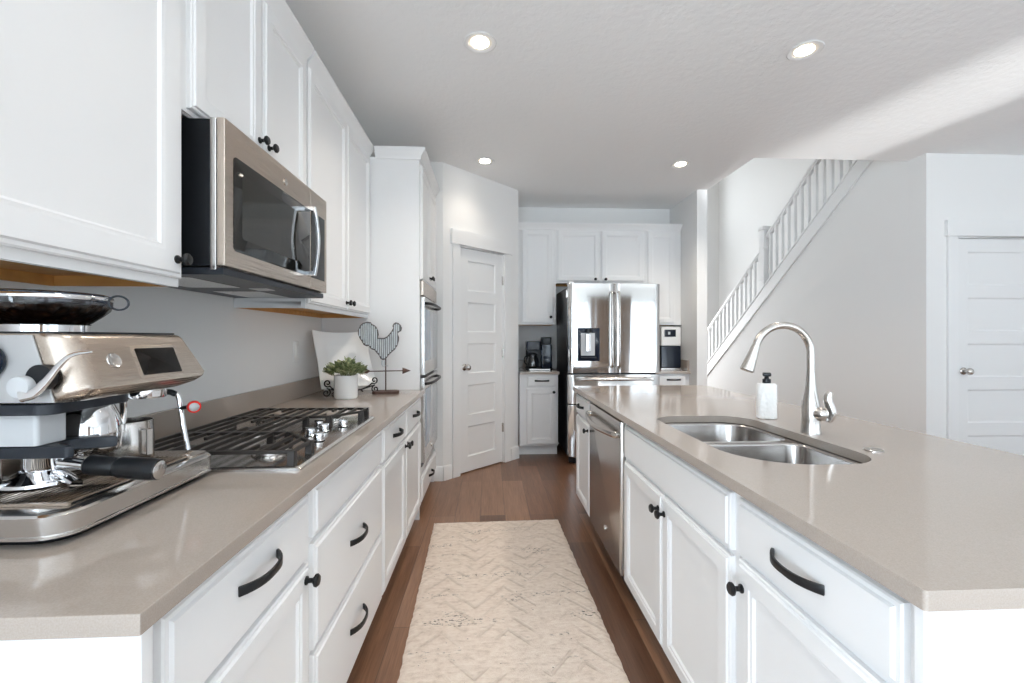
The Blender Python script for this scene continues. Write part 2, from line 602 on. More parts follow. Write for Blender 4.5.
baseboard('baseboard_hall', 'y', 3.60, -1, 3.70, DX0 - .12)
baseboard('baseboard_hall_right', 'y', 3.60, -1, DX1 + .12, XR)
baseboard('baseboard_stair', 'x', 3.70, -1, 3.615, 7.9)
baseboard('baseboard_pantry_side', 'y', 4.0, -1, -0.54, -0.42)
for nm, a0, a1 in (('baseboard_pantry_left', 0, pd0 - .095), ('baseboard_pantry_right', pd1 + .095, PL)):
    bb = B().prism([(0, 0), (-.014, 0), (-.014, .11), (-.006, .13), (0, .13)], 'X', a0, a1)
    struct(bb.obj(nm, M['trim'], loc=PA, rot=(0, 0, R(45))))


def casing(name, x0, x1, top, loc, rz, w_=0.085, hh=0.135):
    """craftsman casing around an opening, wall face y=0 facing -y"""
    b = B()
    b.box(x0 - w_, x0 + .003, -.018, 0, 0, top)
    b.box(x1 - .003, x1 + w_, -.018, 0, 0, top)
    b.box(x0 - w_ - .018, x1 + w_ + .018, -.03, 0, top, top + hh)
    b.box(x0 - .0, x0 + .012, 0, .1, 0, top); b.box(x1 - .012, x1, 0, .1, 0, top); b.box(x0, x1, 0, .1, top - .012, top)
    return struct(b.obj(name, M['trim'], bevel=.002, loc=loc, rot=(0, 0, rz)))


casing('trim_1', pd0, pd1, DTOP, PA, R(45))
casing('trim_2', DX0, DX1, 2.14, (0, 3.60, 0), 0)


def panel_door(name, x0, x1, z0, z1, loc, rz, y=0.012):
    """five-panel interior door"""
    b = B()
    W, H = x1 - x0, z1 - z0
    n = 5
    st = 0.105
    ph = 0.262
    pitch = (H - 0.11 - 0.12 + 0.107 - .02) / n
    ph = pitch - 0.107
    zs = [z1 - 0.11 - k * pitch for k in range(n)]
    b.box(x0, x0 + st, y, y + .035, z0, z1)
    b.box(x1 - st, x1, y, y + .035, z0, z1)
    prev = z1
    for zt in zs:
        b.box(x0 + st, x1 - st, y, y + .035, zt, prev)
        prev = zt - ph
    b.box(x0 + st, x1 - st, y, y + .035, z0, prev)
    for zt in zs:
        b.ring(x0 + st, x1 - st, zt - ph, zt, [(0, y + .03), (0, y), (.006, y + .006), (.012, y + .010), (.020, y + .010)], True)
    return struct(b.obj(name, M['door'], loc=loc, rot=(0, 0, rz)))


def door_knob(parent, x, z, y=0.012):
    b = B().lathe([(.031, 0), (.031, -.006), (.026, -.011), (.011, -.014), (.010, -.032), (.018, -.038), (.0285, -.048), (.0295, -.058), (.024, -.068), (.010, -.073), (0, -.073)], (x, y, z), 'Y', 24)
    return b.obj('door_knob', M['nickel'], parent)


def hinge(parent, x, z, y=0.004):
    b = B().lathe([(.007, -.045), (.007, .045)], (x, y, z), 'Z', 10)
    b.box(x - .012, x + .012, y + .002, y + .008, z - .045, z + .045)
    return b.obj('hinge', M['nickel'], parent)


d1 = panel_door('door_1', pd0 + .014, pd1 - .014, 0.012, DTOP - .016, PA, R(45))
struct(d1, 'white five panel pantry door in the diagonal wall beside the ovens', 'door')
door_knob(d1, pd0 + .075, 1.0)
for z in (1.86, 1.12, 0.36):
    hinge(d1, pd1 - .012, z)
d2 = panel_door('door_2', DX0 + .014, DX1 - .014, 0.012, 2.124, (0, 3.60, 0), 0)
struct(d2, 'white five panel door in the hall wall right of the stairs', 'door')
door_knob(d2, DX0 + .078, 0.992)


def window(name, axis, pos, u0, u1, z0, z1, mull, out):
    b = B()
    f = .06

    def bx(ua, ub, za, zb, d0=-.02, d1_=.06):
        p0, p1 = sorted((pos + out * d0, pos + out * d1_))
        b.box(p0, p1, ua, ub, za, zb) if axis == 'x' else b.box(ua, ub, p0, p1, za, zb)
    bx(u0, u1, z0, z0 + f); bx(u0, u1, z1 - f, z1); bx(u0, u0 + f, z0, z1); bx(u1 - f, u1, z0, z1)
    for m_ in mull:
        bx(m_ - .035, m_ + .035, z0, z1)
    o = struct(b.obj(name, M['trim']))
    b = B()
    p = pos + out * .03
    if axis == 'x':
        b.box(p - .003, p + .003, u0 + f, u1 - f, z0 + f, z1 - f)
    else:
        b.box(u0 + f, u1 - f, p - .003, p + .003, z0 + f, z1 - f)
    b.obj('pane', M['pane'], o)
    return o


window('window_1', 'y', YB, -0.95, 1.15, 0.5, 2.35, [0.1], -1)
window('window_2', 'y', YB, 1.75, 3.05, 0.05, 2.45, [2.72], -1)
window('window_3', 'y', YB, 4.15, 5.75, 0.05, 2.45, [4.735, 5.22], -1)
window('added_window_left', 'x', XL, -3.7, -0.9, 0.4, 2.3, [-2.3], -1)  # unseen window added for the left fill light
window('window_5', 'x', XR, -4.0, -0.8, 0.4, 2.3, [-2.4], 1)
struct(B().box(XL, XR, YB, -0.9, 0.0, 0.012).obj('floor_bounce', M['living']))  # pale carpet added out of view to bounce light onto the ceiling
window('added_window_entry', 'y', 9.0, 2.45, 3.5, .3, 2.3, [], 1)  # unseen window added to let in the entry fill light
window('window_4', 'y', 9.0, 2.75, 4.3, 3.3, 4.7, [3.5], 1)
struct(B().box(-14, 18, -16, -4.85, -.25, -.15).box(7.15, 18, -4.85, 12, -.25, -.15).box(-14, -1.4, -4.85, 12, -.25, -.15).obj('ground_outside', M['ground']))

ct = thing('curtain', 'long brown curtain added between the rear windows, to darken refrigerator door reflections', 'curtain', (3.6, YB + .09, 0.02))  # out-of-view curtain added to shape what the refrigerator reflects
for xa, xb in ((-.56, .0), (.02, .56)):
    n_ = 60
    f_ = [(xa + (xb - xa) * i / n_, .03 * math.sin(i * 2 * PI / 7.5)) for i in range(n_ + 1)]
    B().loops([[(x, y, z) for x, y in f_] + [(x, y - .006, z) for x, y in reversed(f_)] for z in (0, 2.5)]).obj('curtain_panel', M['drape'], ct)
B().tube([(-.7, 0, 2.53), (.7, 0, 2.53)], .014, 10).obj('curtain_rod', M['black'], ct)

# ------------------------------------------------------------------ staircase and railing
st = thing('staircase', 'carpeted staircase climbing behind the grey wall beyond the island', 'stairs', (3.72, 7.6, 0))
b = B()
yy0 = 7.6
rise, tread = 0.185, 0.185 / -SL
k = 0
while stair_z(yy0 - k * tread) < 3.6 and yy0 - (k + 1) * tread > 3.80:
    y1 = yy0 - k * tread
    z = stair_z(y1) - 0.05
    b.box(0.085, 1.0, y1 - tread - 7.6, y1 - 7.6 + .02, max(0, z - .2), z + .10)
    k += 1
b.obj('steps', M['carpet'], st)
b = B()
ya, yb = 3.80, 7.9
b.prism([(ya - 7.6, stair_z(ya)), (yb - 7.6, stair_z(yb)), (yb - 7.6, stair_z(yb) - .185), (ya - 7.6, stair_z(ya) - .185)], 'X', -0.038, -.0205)
b.prism([(ya - 7.6, stair_z(ya) + .018), (yb - 7.6, stair_z(yb) + .018), (yb - 7.6, stair_z(yb)), (ya - 7.6, stair_z(ya) + .0005)], 'X', -0.048, 0.075)
b.obj('stringer', M['trim'], st, bevel=.003)
rl = thing('stair_railing', 'white painted stair railing with square balusters and capped newel post', 'railing', (3.74, 7.6, 0))
b = B()
RH = 0.645
for y0_, y1_, up_ in ((3.80, 5.815, .075), (5.955, 7.9, .0)):
    for dz, h, hw in ((RH + up_, .045, .032), (RH + up_ - .035, .03, .022)):
        b.prism([(y0_ - 7.6, stair_z(y0_) + dz), (y1_ - 7.6, stair_z(y1_) + dz), (y1_ - 7.6, stair_z(y1_) + dz - h), (y0_ - 7.6, stair_z(y0_) + dz - h)], 'X', -hw, hw)
b.obj('handrail', M['trim'], rl, bevel=.004)
yn = 5.885
b = B()
zb, zt = stair_z(yn) + .0, stair_z(yn) + 0.83
b.prism([(yn - 7.65, stair_z(yn - .05) + .0185), (yn - 7.55, stair_z(yn + .05) + .0185), (yn - 7.55, zt), (yn - 7.65, zt)], 'X', -.05, .05)
b.box(-.058, .058, yn - 7.6 - .058, yn - 7.6 + .058, zt - .26, zt - .235)
b.box(-.066, .066, yn - 7.6 - .066, yn - 7.6 + .066, zt, zt + .03)
b.box(-.055, .055, yn - 7.6 - .055, yn - 7.6 + .055, zt + .03, zt + .05)
b.box(-.058, .058, yn - 7.6 - .058, yn - 7.6 + .058, zb + .15, zb + .175)
b.obj('newel_post', M['trim'], rl, bevel=.004)
bal_me = [B().prism([(-.017, .02 - SL * -.017), (.017, .02 + SL * .017), (.017, RH + u_ - .05 + SL * .017), (-.017, RH + u_ - .05 + SL * -.017)], 'X', -.017, .017).mesh('baluster', M['trim']) for u_ in (.0, .075)]
y = 3.87
while y < 7.85:
    if abs(y - yn) > .075:
        place('baluster', bal_me[1 if y < yn else 0], rl, (0, y - 7.6, stair_z(y)))
    y += 0.118

# ------------------------------------------------------------------ recessed ceiling lights
for (lx, ly, pw, lab) in ((-0.053, 2.366, 27, 'round recessed ceiling light in front of the upper cabinets, nearer one'),
                      (1.715, 2.344, 10, 'round recessed ceiling light above the island, nearer one'),
                      (-0.044, 3.955, 7, 'round recessed ceiling light near the pantry door'),
                      (1.720, 3.935, 54, 'round recessed ceiling light near the fridge alcove and stair opening'),
                      (-0.053, 0.750, 11, 'unseen ceiling light added for fill above the near end of the left worktop'),  # this and the next two are unseen lights added for fill
                      (1.715, 0.750, 3, 'unseen ceiling light added for fill above the near end of the island'),
                      (3.480, 0.750, 16, 'unseen ceiling light added for fill in front of the hall door')):
    t_ = thing('recessed_light', lab, 'ceiling light', (lx, ly, CEIL), 0, 'recessed ceiling lights')
    b = B().loops([[(r_ * math.cos(a * PI / 16), r_ * math.sin(a * PI / 16), z) for a in range(32)] for r_, z in ((.062, .0), (.085, -.001), (.088, -.004), (.083, -.007), (.064, -.004), (.062, 0))], False, False)
    b.obj('trim_ring', M['trim'], t_)
    B().lathe([(.064, -.0035), (.050, -.0006), (.0, -.0006)], (0, 0, 0), 'Z', 32, False, True).obj('reflector', M['can'], t_)
    B().lathe([(.046, -.0016), (.046, -.003), (.04, -.0045), (0, -.005)], (0, 0.004, 0), 'Z', 32).obj('bulb', M['lamp'], t_)
    l = bpy.data.lights.new('downlight', 'SPOT')
    l.energy = pw; l.spot_size = R(130); l.spot_blend = 1.0; l.shadow_soft_size = 0.085; l.color = (1.0, 0.90, 0.78)
    o = bpy.data.objects.new('downlight', l); C.objects.link(o); o.parent = t_; o.location = (0, 0, -.03)

# ------------------------------------------------------------------ cabinet kit (fronts face local -y, face frame at y = 0)
knob_me = B().lathe([(.011, 0), (.011, -.004), (.0065, -.007), (.006, -.016), (.009, -.020), (.0155, -.024), (.0165, -.029), (.012, -.034), (0, -.035)], (0, 0, 0), 'Y', 20).mesh('knob', M['black'])


def pull_mesh(L=0.155):
    n = 14
    pts = []
    for i in range(n + 1):
        u = -1 + 2 * i / n
        pts.append((u * L / 2, -.002 - .030 * (1 - abs(u) ** 2.6), 0))
    b = B()
    lp = []
    for i, p in enumerate(pts):
        a = pts[max(i - 1, 0)]; c_ = pts[min(i + 1, n)]
        tg = Vector((c_[0] - a[0], c_[1] - a[1], 0)).normalized()
        nn = Vector((-tg.y, tg.x, 0)) * .0035
        P_ = Vector(p)
        hh = .0075 + .002 * abs(-1 + 2 * i / n)
        lp.append([P_ + nn + Vector((0, 0, -hh)), P_ - nn + Vector((0, 0, -hh)), P_ - nn + Vector((0, 0, hh)), P_ + nn + Vector((0, 0, hh))])
    b.loops(lp)
    return b.mesh('handle', M['black'], bevel=.0015)


pull_me = pull_mesh()
DOOR_P = [(0, 0), (0, -.011), (.003, -.0145), (.009, -.0145), (.012, -.020), (.052, -.020), (.056, -.0165), (.063, -.0165), (.068, -.010), (.072, -.0095)]
SLAB_P = [(0, 0), (0, -.011), (.003, -.0145), (.011, -.0145), (.015, -.020)]


def front(parent, name, x0, x1, z0, z1, prof=DOOR_P):
    return B().ring(x0, x1, z0, z1, prof).obj(name, M['cab'], parent)


def add_knob(door, x, z):
    return place('knob', knob_me, door, (x, -.0195, z))


def add_pull(drawer, x, z):
    return place('handle', pull_me, drawer, (x, -.0185, z))


def base_carcass(root, W, depth, top=.883, hollow=None, toe=.075):
    b = B()
    if hollow:
        b.box(0, W, .018, depth, .112, hollow)
        b.box(0, .018, .018, depth, hollow, top); b.box(W - .018, W, .018, depth, hollow, top); b.box(0, W, depth - .018, depth, hollow, top)
        b.box(0, W, 0, .018, .112, top)
    else:
        b.box(0, W, 0, depth, .112, top)
    b.box(0, W, toe, depth, 0, .112)
    b.obj('carcass', M['cab'], root, bevel=.001)


CROWN = [(0, -.055), (-.012, -.055), (-.014, -.035), (-.042, .0), (-.046, .006), (-.046, .018), (0, .018)]


def upper_carcass(root, W, depth, z0, z1, oak=True, crown=True, lip=.03, frame_l=.04, frame_r=.04):
    b = B()
    b.box(0, W, .018, depth, z0 + lip, z1)
    b.box(0, W, 0, .018, z0, z1)                       # face frame
    b.box(0, .016, .018, depth, z0, z0 + lip); b.box(W - .016, W, .018, depth, z0, z0 + lip)
    b.obj('carcass', M['cab'], root, bevel=.001)
    if oak:
        b = B()
        b.box(.016, W - .016, .019, depth, z0 + lip - .003, z0 + lip)
        b.box(.016, .0175, .019, depth, z0, z0 + lip - .003); b.box(W - .0175, W - .016, .019, depth, z0, z0 + lip - .003)
        b.box(.0175, W - .0175, depth - .012, depth - .001, z0, z0 + lip - .003)
        b.box(.0175, W - .0175, .0182, .0195, z0 + .001, z0 + lip - .003)
        o = b.obj('underside', M['oak'], root); o['label'] = 'raw oak underside'
    if crown:
        B().prism([(y, z1 + .04 + z) for y, z in CROWN], 'X', 0, W).obj('crown_moulding', M['cab'], root)


RZL, RZR = R(90), R(-90)
# ---- left run of base cabinets : frame plane x = -0.495, local x = world y
XF = -0.495
BD = XF - XL - .004

q = thing('base_cabinet', 'white base cabinet below the espresso machine, with one drawer over one door', 'cabinet', (XF, .640, 0), RZL)
base_carcass(q, .590, BD)
dw = front(q, 'drawer', .040, .565, .692, .862, SLAB_P); add_pull(dw, .302, .795)
dr = front(q, 'door', .040, .565, .118, .680); add_knob(dr, .535, .648)

q = thing('base_cabinet', 'white base cabinet below the gas cooktop, with a blank panel over two deep drawers', 'cabinet', (XF, 1.231, 0), RZL)
base_carcass(q, .778, BD)
front(q, 'false_front', .010, .765, .730, .868, SLAB_P)
dw = front(q, 'drawer', .010, .765, .422, .712, SLAB_P); add_pull(dw, .385, .575)
dw = front(q, 'drawer', .010, .765, .118, .408, SLAB_P); add_pull(dw, .385, .272)

q = thing('base_cabinet', 'white base cabinet beside the oven tower, with two drawers over two doors', 'cabinet', (XF, 2.010, 0), RZL)
base_carcass(q, 1.130, BD)
dw = front(q, 'drawer', .014, .535, .712, .868, SLAB_P); add_pull(dw, .275, .795)
dw = front(q, 'drawer', .555, 1.10, .712, .868, SLAB_P); add_pull(dw, .83, .795)
dr = front(q, 'door', .014, .538, .118, .698); add_knob(dr, .510, .668)
dr = front(q, 'door', .552, 1.10, .118, .698); add_knob(dr, .580, .668)

b = B().box(XL + .004, -.465, .618, .638, 0, .883)
tag(b.obj('end_panel', M['cab'], bevel=.002), 'plain white end panel closing the left run under the counter corner', 'panel')

# left worktop with splash
wt = thing('worktop', 'taupe quartz worktop along the left wall under the cooktop and espresso machine', 'countertop', (0, 0, .884))
B().box(XL + .002, -.457, .605, 3.142, 0, .03).obj('slab', M['quartz'], wt, bevel=.0025)
B().box(XL + .002, XL + .022, .605, 3.142, .0305, .132).obj('backsplash', M['quartz'], wt, bevel=.002)

# ---- left upper cabinets : frame plane x = -0.847
XU = -0.847
UD = XU - XL - .004
UZ0, UZ1 = 1.413, 2.528
q = thing('upper_cabinet', 'large white single door wall cabinet above the espresso machine', 'cabinet', (XU, .58, 0), RZL)
upper_carcass(q, .675, UD, UZ0, UZ1 + .01)
dr = front(q, 'door', .05, .668, UZ0 + .022, UZ1, [(i * 1.25, y) for i, y in DOOR_P]); add_knob(dr, .640, UZ0 + .07)
q = thing('upper_cabinet', 'short white two door wall cabinet above the microwave', 'cabinet', (XU, 1.2565, 0), RZL)
upper_carcass(q, .815, UD, 1.905, UZ1 + .01, oak=False)
dr = front(q, 'door', .028, .410, 1.918, UZ1); add_knob(dr, .385, 1.985)
dr = front(q, 'door', .428, .806, 1.918, UZ1); add_knob(dr, .452, 1.985)
q = thing('upper_cabinet', 'tall white two door wall cabinet between the microwave and the oven tower', 'cabinet', (XU, 2.087, 0), RZL)
upper_carcass(q, 1.056, UD, UZ0, UZ1 + .01)
dr = front(q, 'door', .004, .548, UZ0 + .022, UZ1); add_knob(dr, .522, UZ0 + .065)
dr = front(q, 'door', .556, 1.046, UZ0 + .022, UZ1); add_knob(dr, .584, UZ0 + .065)

# ---- oven tower
TY0, TW = 3.145, .845
q = thing('oven_cabinet', 'full height white cabinet tower holding the double oven', 'cabinet', (XF, TY0, 0), RZL)
b = B()
b.box(0, .02, 0, BD, .0, UZ1 + .01); b.box(TW - .02, TW, 0, BD, .0, UZ1 + .01)
b.box(.02, TW - .02, 0, BD, 1.70, UZ1 + .01)
b.box(.02, TW - .02, 0.0, BD, .10, .345)
b.box(.02, TW - .02, .06, BD, 0, .10)
b.box(.02, .045, 0, .02, .345, 1.70); b.box(TW - .0225, TW - .02, 0, .02, .345, 1.70)
b.obj('carcass', M['cab'], q, bevel=.001)
dr = front(q, 'door', .022, .418, 1.690, UZ1 - .03); add_knob(dr, .390, 1.745)
dr = front(q, 'door', .424, .823, 1.690, UZ1 - .03); add_knob(dr, .452, 1.745)
dw = front(q, 'drawer', .022, .823, .115, .285, SLAB_P); add_pull(dw, .42, .205)
b = B().loops([[(y, XF - XU - .051, UZ1 + .05 + z) for y, z in CROWN], [(y, y, UZ1 + .05 + z) for y, z in CROWN], [(TW, y, UZ1 + .05 + z) for y, z in CROWN]])
b.obj('crown_moulding', M['cab'], q)

ov = thing('double_oven', 'stainless double wall oven stacked in the white tower', 'oven', (XF, TY0 + .05, .355), RZL)
OW = TW - .075
B().box(0, OW, .002, .5, 0, 1.33).obj('housing', M['grey_plastic'], ov)
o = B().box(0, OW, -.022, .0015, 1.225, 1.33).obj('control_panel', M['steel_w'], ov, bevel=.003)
for z0, z1, nm in ((.655, 1.215, 'upper'), (.03, .635, 'lower')):
    d_ = B().box(0, OW, -.03, .0015, z0, z1).obj('oven_door', M['steel_h'], ov, bevel=.004)
    B().ring(.055, OW - .05, z0 + .10, z1 - .085, [(0, -.0302), (0, -.033), (.003, -.034)]).obj('oven_window', M['oven_glass'], d_)
    n = 12
    pts = [(.03 + (OW - .06) * i / n, -.03 - .045 * (1 - abs(-1 + 2 * i / n) ** 5), z1 - .045) for i in range(n + 1)]
    h_ = B().tube(pts, .011, 10).obj('handle', M['black'], d_)
B().lathe([(.017, 0), (.017, -.004), (.0, -.005)], (OW / 2, -.0302, .075), 'Y', 20).obj('badge', M['nickel'], ov)
B().box(0, OW, -.012, .0015, 0, .026).obj('vent_strip', M['grey_plastic'], ov)

# ------------------------------------------------------------------ microwave : front plane x = -0.763
mw = thing('microwave', 'stainless over the range microwave hung under the short wall cabinet', 'microwave', (-0.763, 1.297, 1.468), RZL)
MW, MH = .785, .432
MD = -0.763 - XL - .006
o = B().box(.004, MW - .004, .0285, MD, .012, MH - .002).obj('body', M['plastic'], mw, bevel=.004)
o['label'] = 'black painted side'
B().box(.0, MW, .010, .028, .0, MH).obj('front_frame', M['steel_t'], mw, bevel=.003)
dX = .600
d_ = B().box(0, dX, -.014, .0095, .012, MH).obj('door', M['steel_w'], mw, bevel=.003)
B().loops([[(x, y, z) for x, z in rrect(.042 + i, dX - .004 - i, .062 + i, .340 - i, .016 - i * .5)] for i, y in ((0, -.0142), (0, -.0152), (.002, -.0158))]).obj('door_window', M['glass_dark'], d_)
B().loops([[(x, y, z) for x, z in rrect(.085, dX - .12, .105, .300, .012)] for y in (-.0159, -.0161)]).obj('window_screen', M['mesh'], d_)
hx = dX - .050
pts = smoothpts([(hx, -.050, .060), (hx, -.058, .110), (hx, -.066, .200), (hx, -.058, .290), (hx, -.050, .340)], 8)
h_ = B().tube(pts, .013, square=True, flat=.62, up=(1, 0, 0)).obj('handle', M['chrome'], d_, bevel=.002)
for hz in (.060, .322):
    B().box(hx - .009, hx + .009, -.049, -.0144, hz, hz + .018).obj('handle_mount', M['chrome'], h_, bevel=.002)
B().lathe([(.013, 0), (.013, -.002), (.010, -.003), (0, -.003)], (.375, -.0142, .380), 'Y', 20).obj('badge', M['nickel'], d_)
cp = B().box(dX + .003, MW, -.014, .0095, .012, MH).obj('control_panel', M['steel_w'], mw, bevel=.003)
B().box(dX + .008, MW - .030, -.0156, -.0142, .062, .340).obj('keypad', M['glass_dark'], cp)
b = B().box(.01, MW - .01, -.004, MD - .01, -.012, .0085)
b.obj('underside', M['grey_plastic'], mw, bevel=.003)
for x0 in (.06, .46):
    o = B().loops([[(x, y, z) for x, y in rrect(x0, x0 + .27, .12, .30, .01)] for z in (-.0145, -.0122)]).obj('grease_filter', M['steel_t'], mw)
B().box(.36, .43, .05, .11, -.0145, -.0122).obj('lamp_lens', M['lt_plastic'], mw)

# ------------------------------------------------------------------ gas cooktop
ck = thing('gas_cooktop', 'stainless gas cooktop with black cast iron grates set in the left worktop', 'cooktop', (-.515, 1.235, .9142), RZL)
# local x: along counter 0..0.79 ; local y: 0 (front) .. 0.51 (back)
CW, CD_ = .790, .52
B().loops([[(x, y, z) for x, y in rrect(i, CW - i, i, CD_ - i, .012)] for i, z in ((.0, 0), (0, .006), (.004, .010), (.012, .011))]).obj('cooktop_plate', M['steel_h'], ck)
burn = [(.140, .14, .045), (.140, .38, .035), (.415, .34, .052), (.672, .14, .035), (.672, .38, .045)]
for bx_, by_, br in burn:
    bo = B().lathe([(br * 1.25, .0112), (br * 1.2, .016), (br, .018), (br, .026), (br * .9, .028), (0, .028)], (bx_, by_, 0), 'Z', 28).obj('burner', M['nickel'], ck)
    B().lathe([(br * .8, .0285), (br * .82, .033), (br * .7, .036), (0, .037)], (bx_, by_, 0), 'Z', 28).obj('burner_cap', M['iron'], bo)


def grate(x0, x1, y0, y1, nb, cut0=0.0, cut1=0.0, drop=.118):
    """bars run along the counter; cut0/cut1 chamfer the front corners to clear the knobs"""
    b = B()
    zc = .047

    def bar(xa, ya, xb, yb):
        b.tube([(xa, ya, zc), (xb, yb, zc)], .0070, square=True)

    def lim(y):
        f = max(0.0, 1 - (y - y0) / drop)
        return x0 + cut0 * f, x1 - cut1 * f
    for xx, ct_ in ((x0, cut0), (x1, cut1)):
        bar(xx, y0 + (drop if ct_ else 0), xx, y1)
    if cut0:
        bar(x0 + cut0, y0, x0, y0 + drop)
    if cut1:
        bar(x1 - cut1, y0, x1, y0 + drop)
    for i in range(nb + 1):
        yy = y0 + (y1 - y0) * i / nb
        xa, xb = lim(yy)
        if i in (3, nb - 3):
            cut = (x1 - x0) * .30
            bar(xa, yy, x0 + cut, yy); bar(x1 - cut, yy, xb, yy)
        else:
            bar(xa, yy, xb, yy)
    la, lb = lim(y0)
    for xx, yy in ((la, y0), (lb, y0), (x0, y1), (x1, y1)) + (((x1, y0 + drop),) if cut1 else ()) + (((x0, y0 + drop),) if cut0 else ()):
        b.prism([(xx - .012, .0112), (xx + .012, .0112), (xx + .008, .0515), (xx - .008, .0515)], 'Y', yy - .010, yy + .010)
    return b.obj('grate', M['iron'], ck, bevel=.0012)


grate(.020, .268, .030, .497, 11, 0, .128)
grate(.279, .558, .210, .497, 7)
grate(.569, .772, .034, .497, 11, .120, 0, .090)
knb = B().lathe([(.019, .0112), (.019, .014), (.0165, .016), (.0165, .034), (.0155, .037), (0, .037)], (0, 0, 0), 'Z', 20)
knb.box(-.004, .004, -.016, .016, .036, .041)
knb_me = knb.mesh('control_knob', M['chrome'])
for kx, ky in ((.388, .127), (.308, .067), (.462, .105), (.532, .150), (.552, .064)):
    kk = place('control_knob', knb_me, ck, (kx, ky, 0))
    B().lathe([(.0205, .0111), (.0205, .0135), (.019, .0138)], (0, 0, 0), 'Z', 20).obj('knob_skirt', M['plastic'], kk)

# ------------------------------------------------------------------ espresso machine
es = thing('espresso_machine', 'large stainless espresso machine with bean hopper on the near end of the left worktop', 'espresso machine', (-.757, .812, .9142), RZL)
# local x 0..0.43 along the counter, local y 0 (front) .. 0.345 (wall)
EW, ED = .430, .345


def base_l(i, z):
    return [(x, y, z) for x, y in rrect(i - .016, EW - i, i - .028, ED - i, [.050, .050, .012, .012], 10)]


B().loops([base_l(.022, .0), base_l(.014, .013)]).obj('foot_plate', M['plastic'], es)
B().loops([base_l(.003, .0132), base_l(0, .0145), base_l(0, .019), base_l(.003, .020), base_l(.002, .052), base_l(.005, .056), base_l(.016, .058)]).obj('drip_tray', M['steel_t'], es)
b = B()
for i in range(16):
    yy = .006 + i * .0112
    b.tube([(.030, yy, .0625), (EW - .085, yy, .0625)], .0026, 6)
b.box(.026, .032, .0, .182, .0585, .064); b.box(EW - .088, EW - .082, .0, .182, .0585, .064)
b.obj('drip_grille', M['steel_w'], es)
B().box(.032, EW - .088, .002, .180, .0583, .0592).obj('tray_well', M['plastic'], es)
b = B().loops([[(x, y, z) for x, y in rrect(EW - .078, EW - .014, -.004, .18, .012)] for z in (.0583, .0605)])
for i in range(5):
    b.loops([[(x, y, z) for x, y in rrect(EW - .070 + i * .011, EW - .064 + i * .011, .03, .16, .0028)] for z in (.0606, .0622)])
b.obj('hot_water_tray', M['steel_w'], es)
B().box(.075, EW - .06, .235, ED - .005, .0585, .235).obj('rear_column', M['steel_t'], es, bevel=.008)


def head_l(z, x1, yf, rl=.05, rr=.02, i=0.0):
    return [(x, y, z) for x, y in rrect(.060 + i, x1, yf, ED, [rl, rr, .006, .006], 8)]


B().loops([head_l(.236, .350, .060, .03, .03, .012), head_l(.239, .372, .032, .04, .03, .006), head_l(.250, .408, .012, .045, .03), head_l(.262, .430, .004, .045, .03),
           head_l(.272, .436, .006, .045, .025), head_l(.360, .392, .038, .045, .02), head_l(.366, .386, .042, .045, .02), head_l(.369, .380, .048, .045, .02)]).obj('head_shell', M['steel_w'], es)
B().loops([[(x, y, z) for x, y in rrect(.062, .385, .052, ED, [.045, .02, .006, .006], 6)] for z in (.3692, .373)]).obj('top_deck', M['plastic'], es)
# dark skirt under the head
B().loops([[(x, y, z) for x, y in rrect(.066, .285, .072, ED - .02, [.03, .05, .006, .006], 6)] for z in (.214, .2355)]).obj('head_skirt', M['grey_plastic'], es, bevel=.003)
# side plate with dial and steam lever (faces -x)
B().prism([(.092, .3665), (ED - .004, .3665), (ED - .004, .240), (.052, .240)], 'X', .0555, .0597).obj('side_plate', M['side'], es, bevel=.0015)
di = B().lathe([(.030, .055), (.030, .047), (.026, .043), (0, .043)], (0, .165, .318), 'X', 24).obj('grind_dial', M['steel_t'], es)
B().loops([[(x, .165 + r_ * math.cos(a * PI / 12), .318 + r_ * math.sin(a * PI / 12)) for a in range(24)] for r_, x in ((.0265, .0428), (.0300, .0420), (.0325, .046), (.0325, .052), (.0305, .0548))], False, False).obj('dial_ring', M['blue_glass'], di)
lv = B().lathe([(.0, .0285), (.0185, .0285), (.0200, .031), (.0200, .042), (.016, .0553)], (0, .090, .272), 'X', 32).obj('steam_lever', M['lt_plastic'], es)
pts = smoothpts([(.034, .088, .257), (.034, .066, .262), (.034, .044, .284), (.034, .022, .312), (.034, .000, .330), (.034, -.034, .336)], 6)
B().tube(pts, [.0130 - .011 * (i / (len(pts) - 1)) ** .8 for i in range(len(pts))], 12, flat=.55, up=(0, 0, 1)).obj('lever_arm', M['chrome'], lv)
B().lathe([(.024, .0), (.024, .012), (.0, .013)], (0, 0, 0), 'X', 24).obj('lever_socket', M['plastic'], es, loc=(.0425, .066, .288))
# touch screen and button on the sloping front
TL = math.atan2(.034, .092)


def frontplate(x0, x1, hh, th, lift, name, m, parent, r=.004):
    bb = B().loops([[(x, -y, z) for x, z in rrect(x0 + i, x1 - i, -hh + i, hh - i, r, 4)] for i, y in ((0, -.010), (0, th * .6), (.0015, th))])
    bb.xform(Matrix.Translation((0, .0205 - lift, .308)) @ Matrix.Rotation(-TL, 4, 'X'))
    return bb.obj(name, m, parent)


sb_ = frontplate(.200, .344, .040, .0018, .0, 'screen_bezel', M['steel_w'], es, .010)
frontplate(.212, .334, .0315, .0010, .0020, 'touch_screen', M['screen'], sb_, .003)
bb = B().lathe([(.0175, .008), (.0175, -.001), (.0160, -.003), (.0140, -.0015), (0, -.0015)], (.150, 0, .006), 'Y', 28)
bb.xform(Matrix.Translation((0, .0205, .308)) @ Matrix.Rotation(-TL, 4, 'X'))
pb_ = bb.obj('power_button', M['nickel'], es)
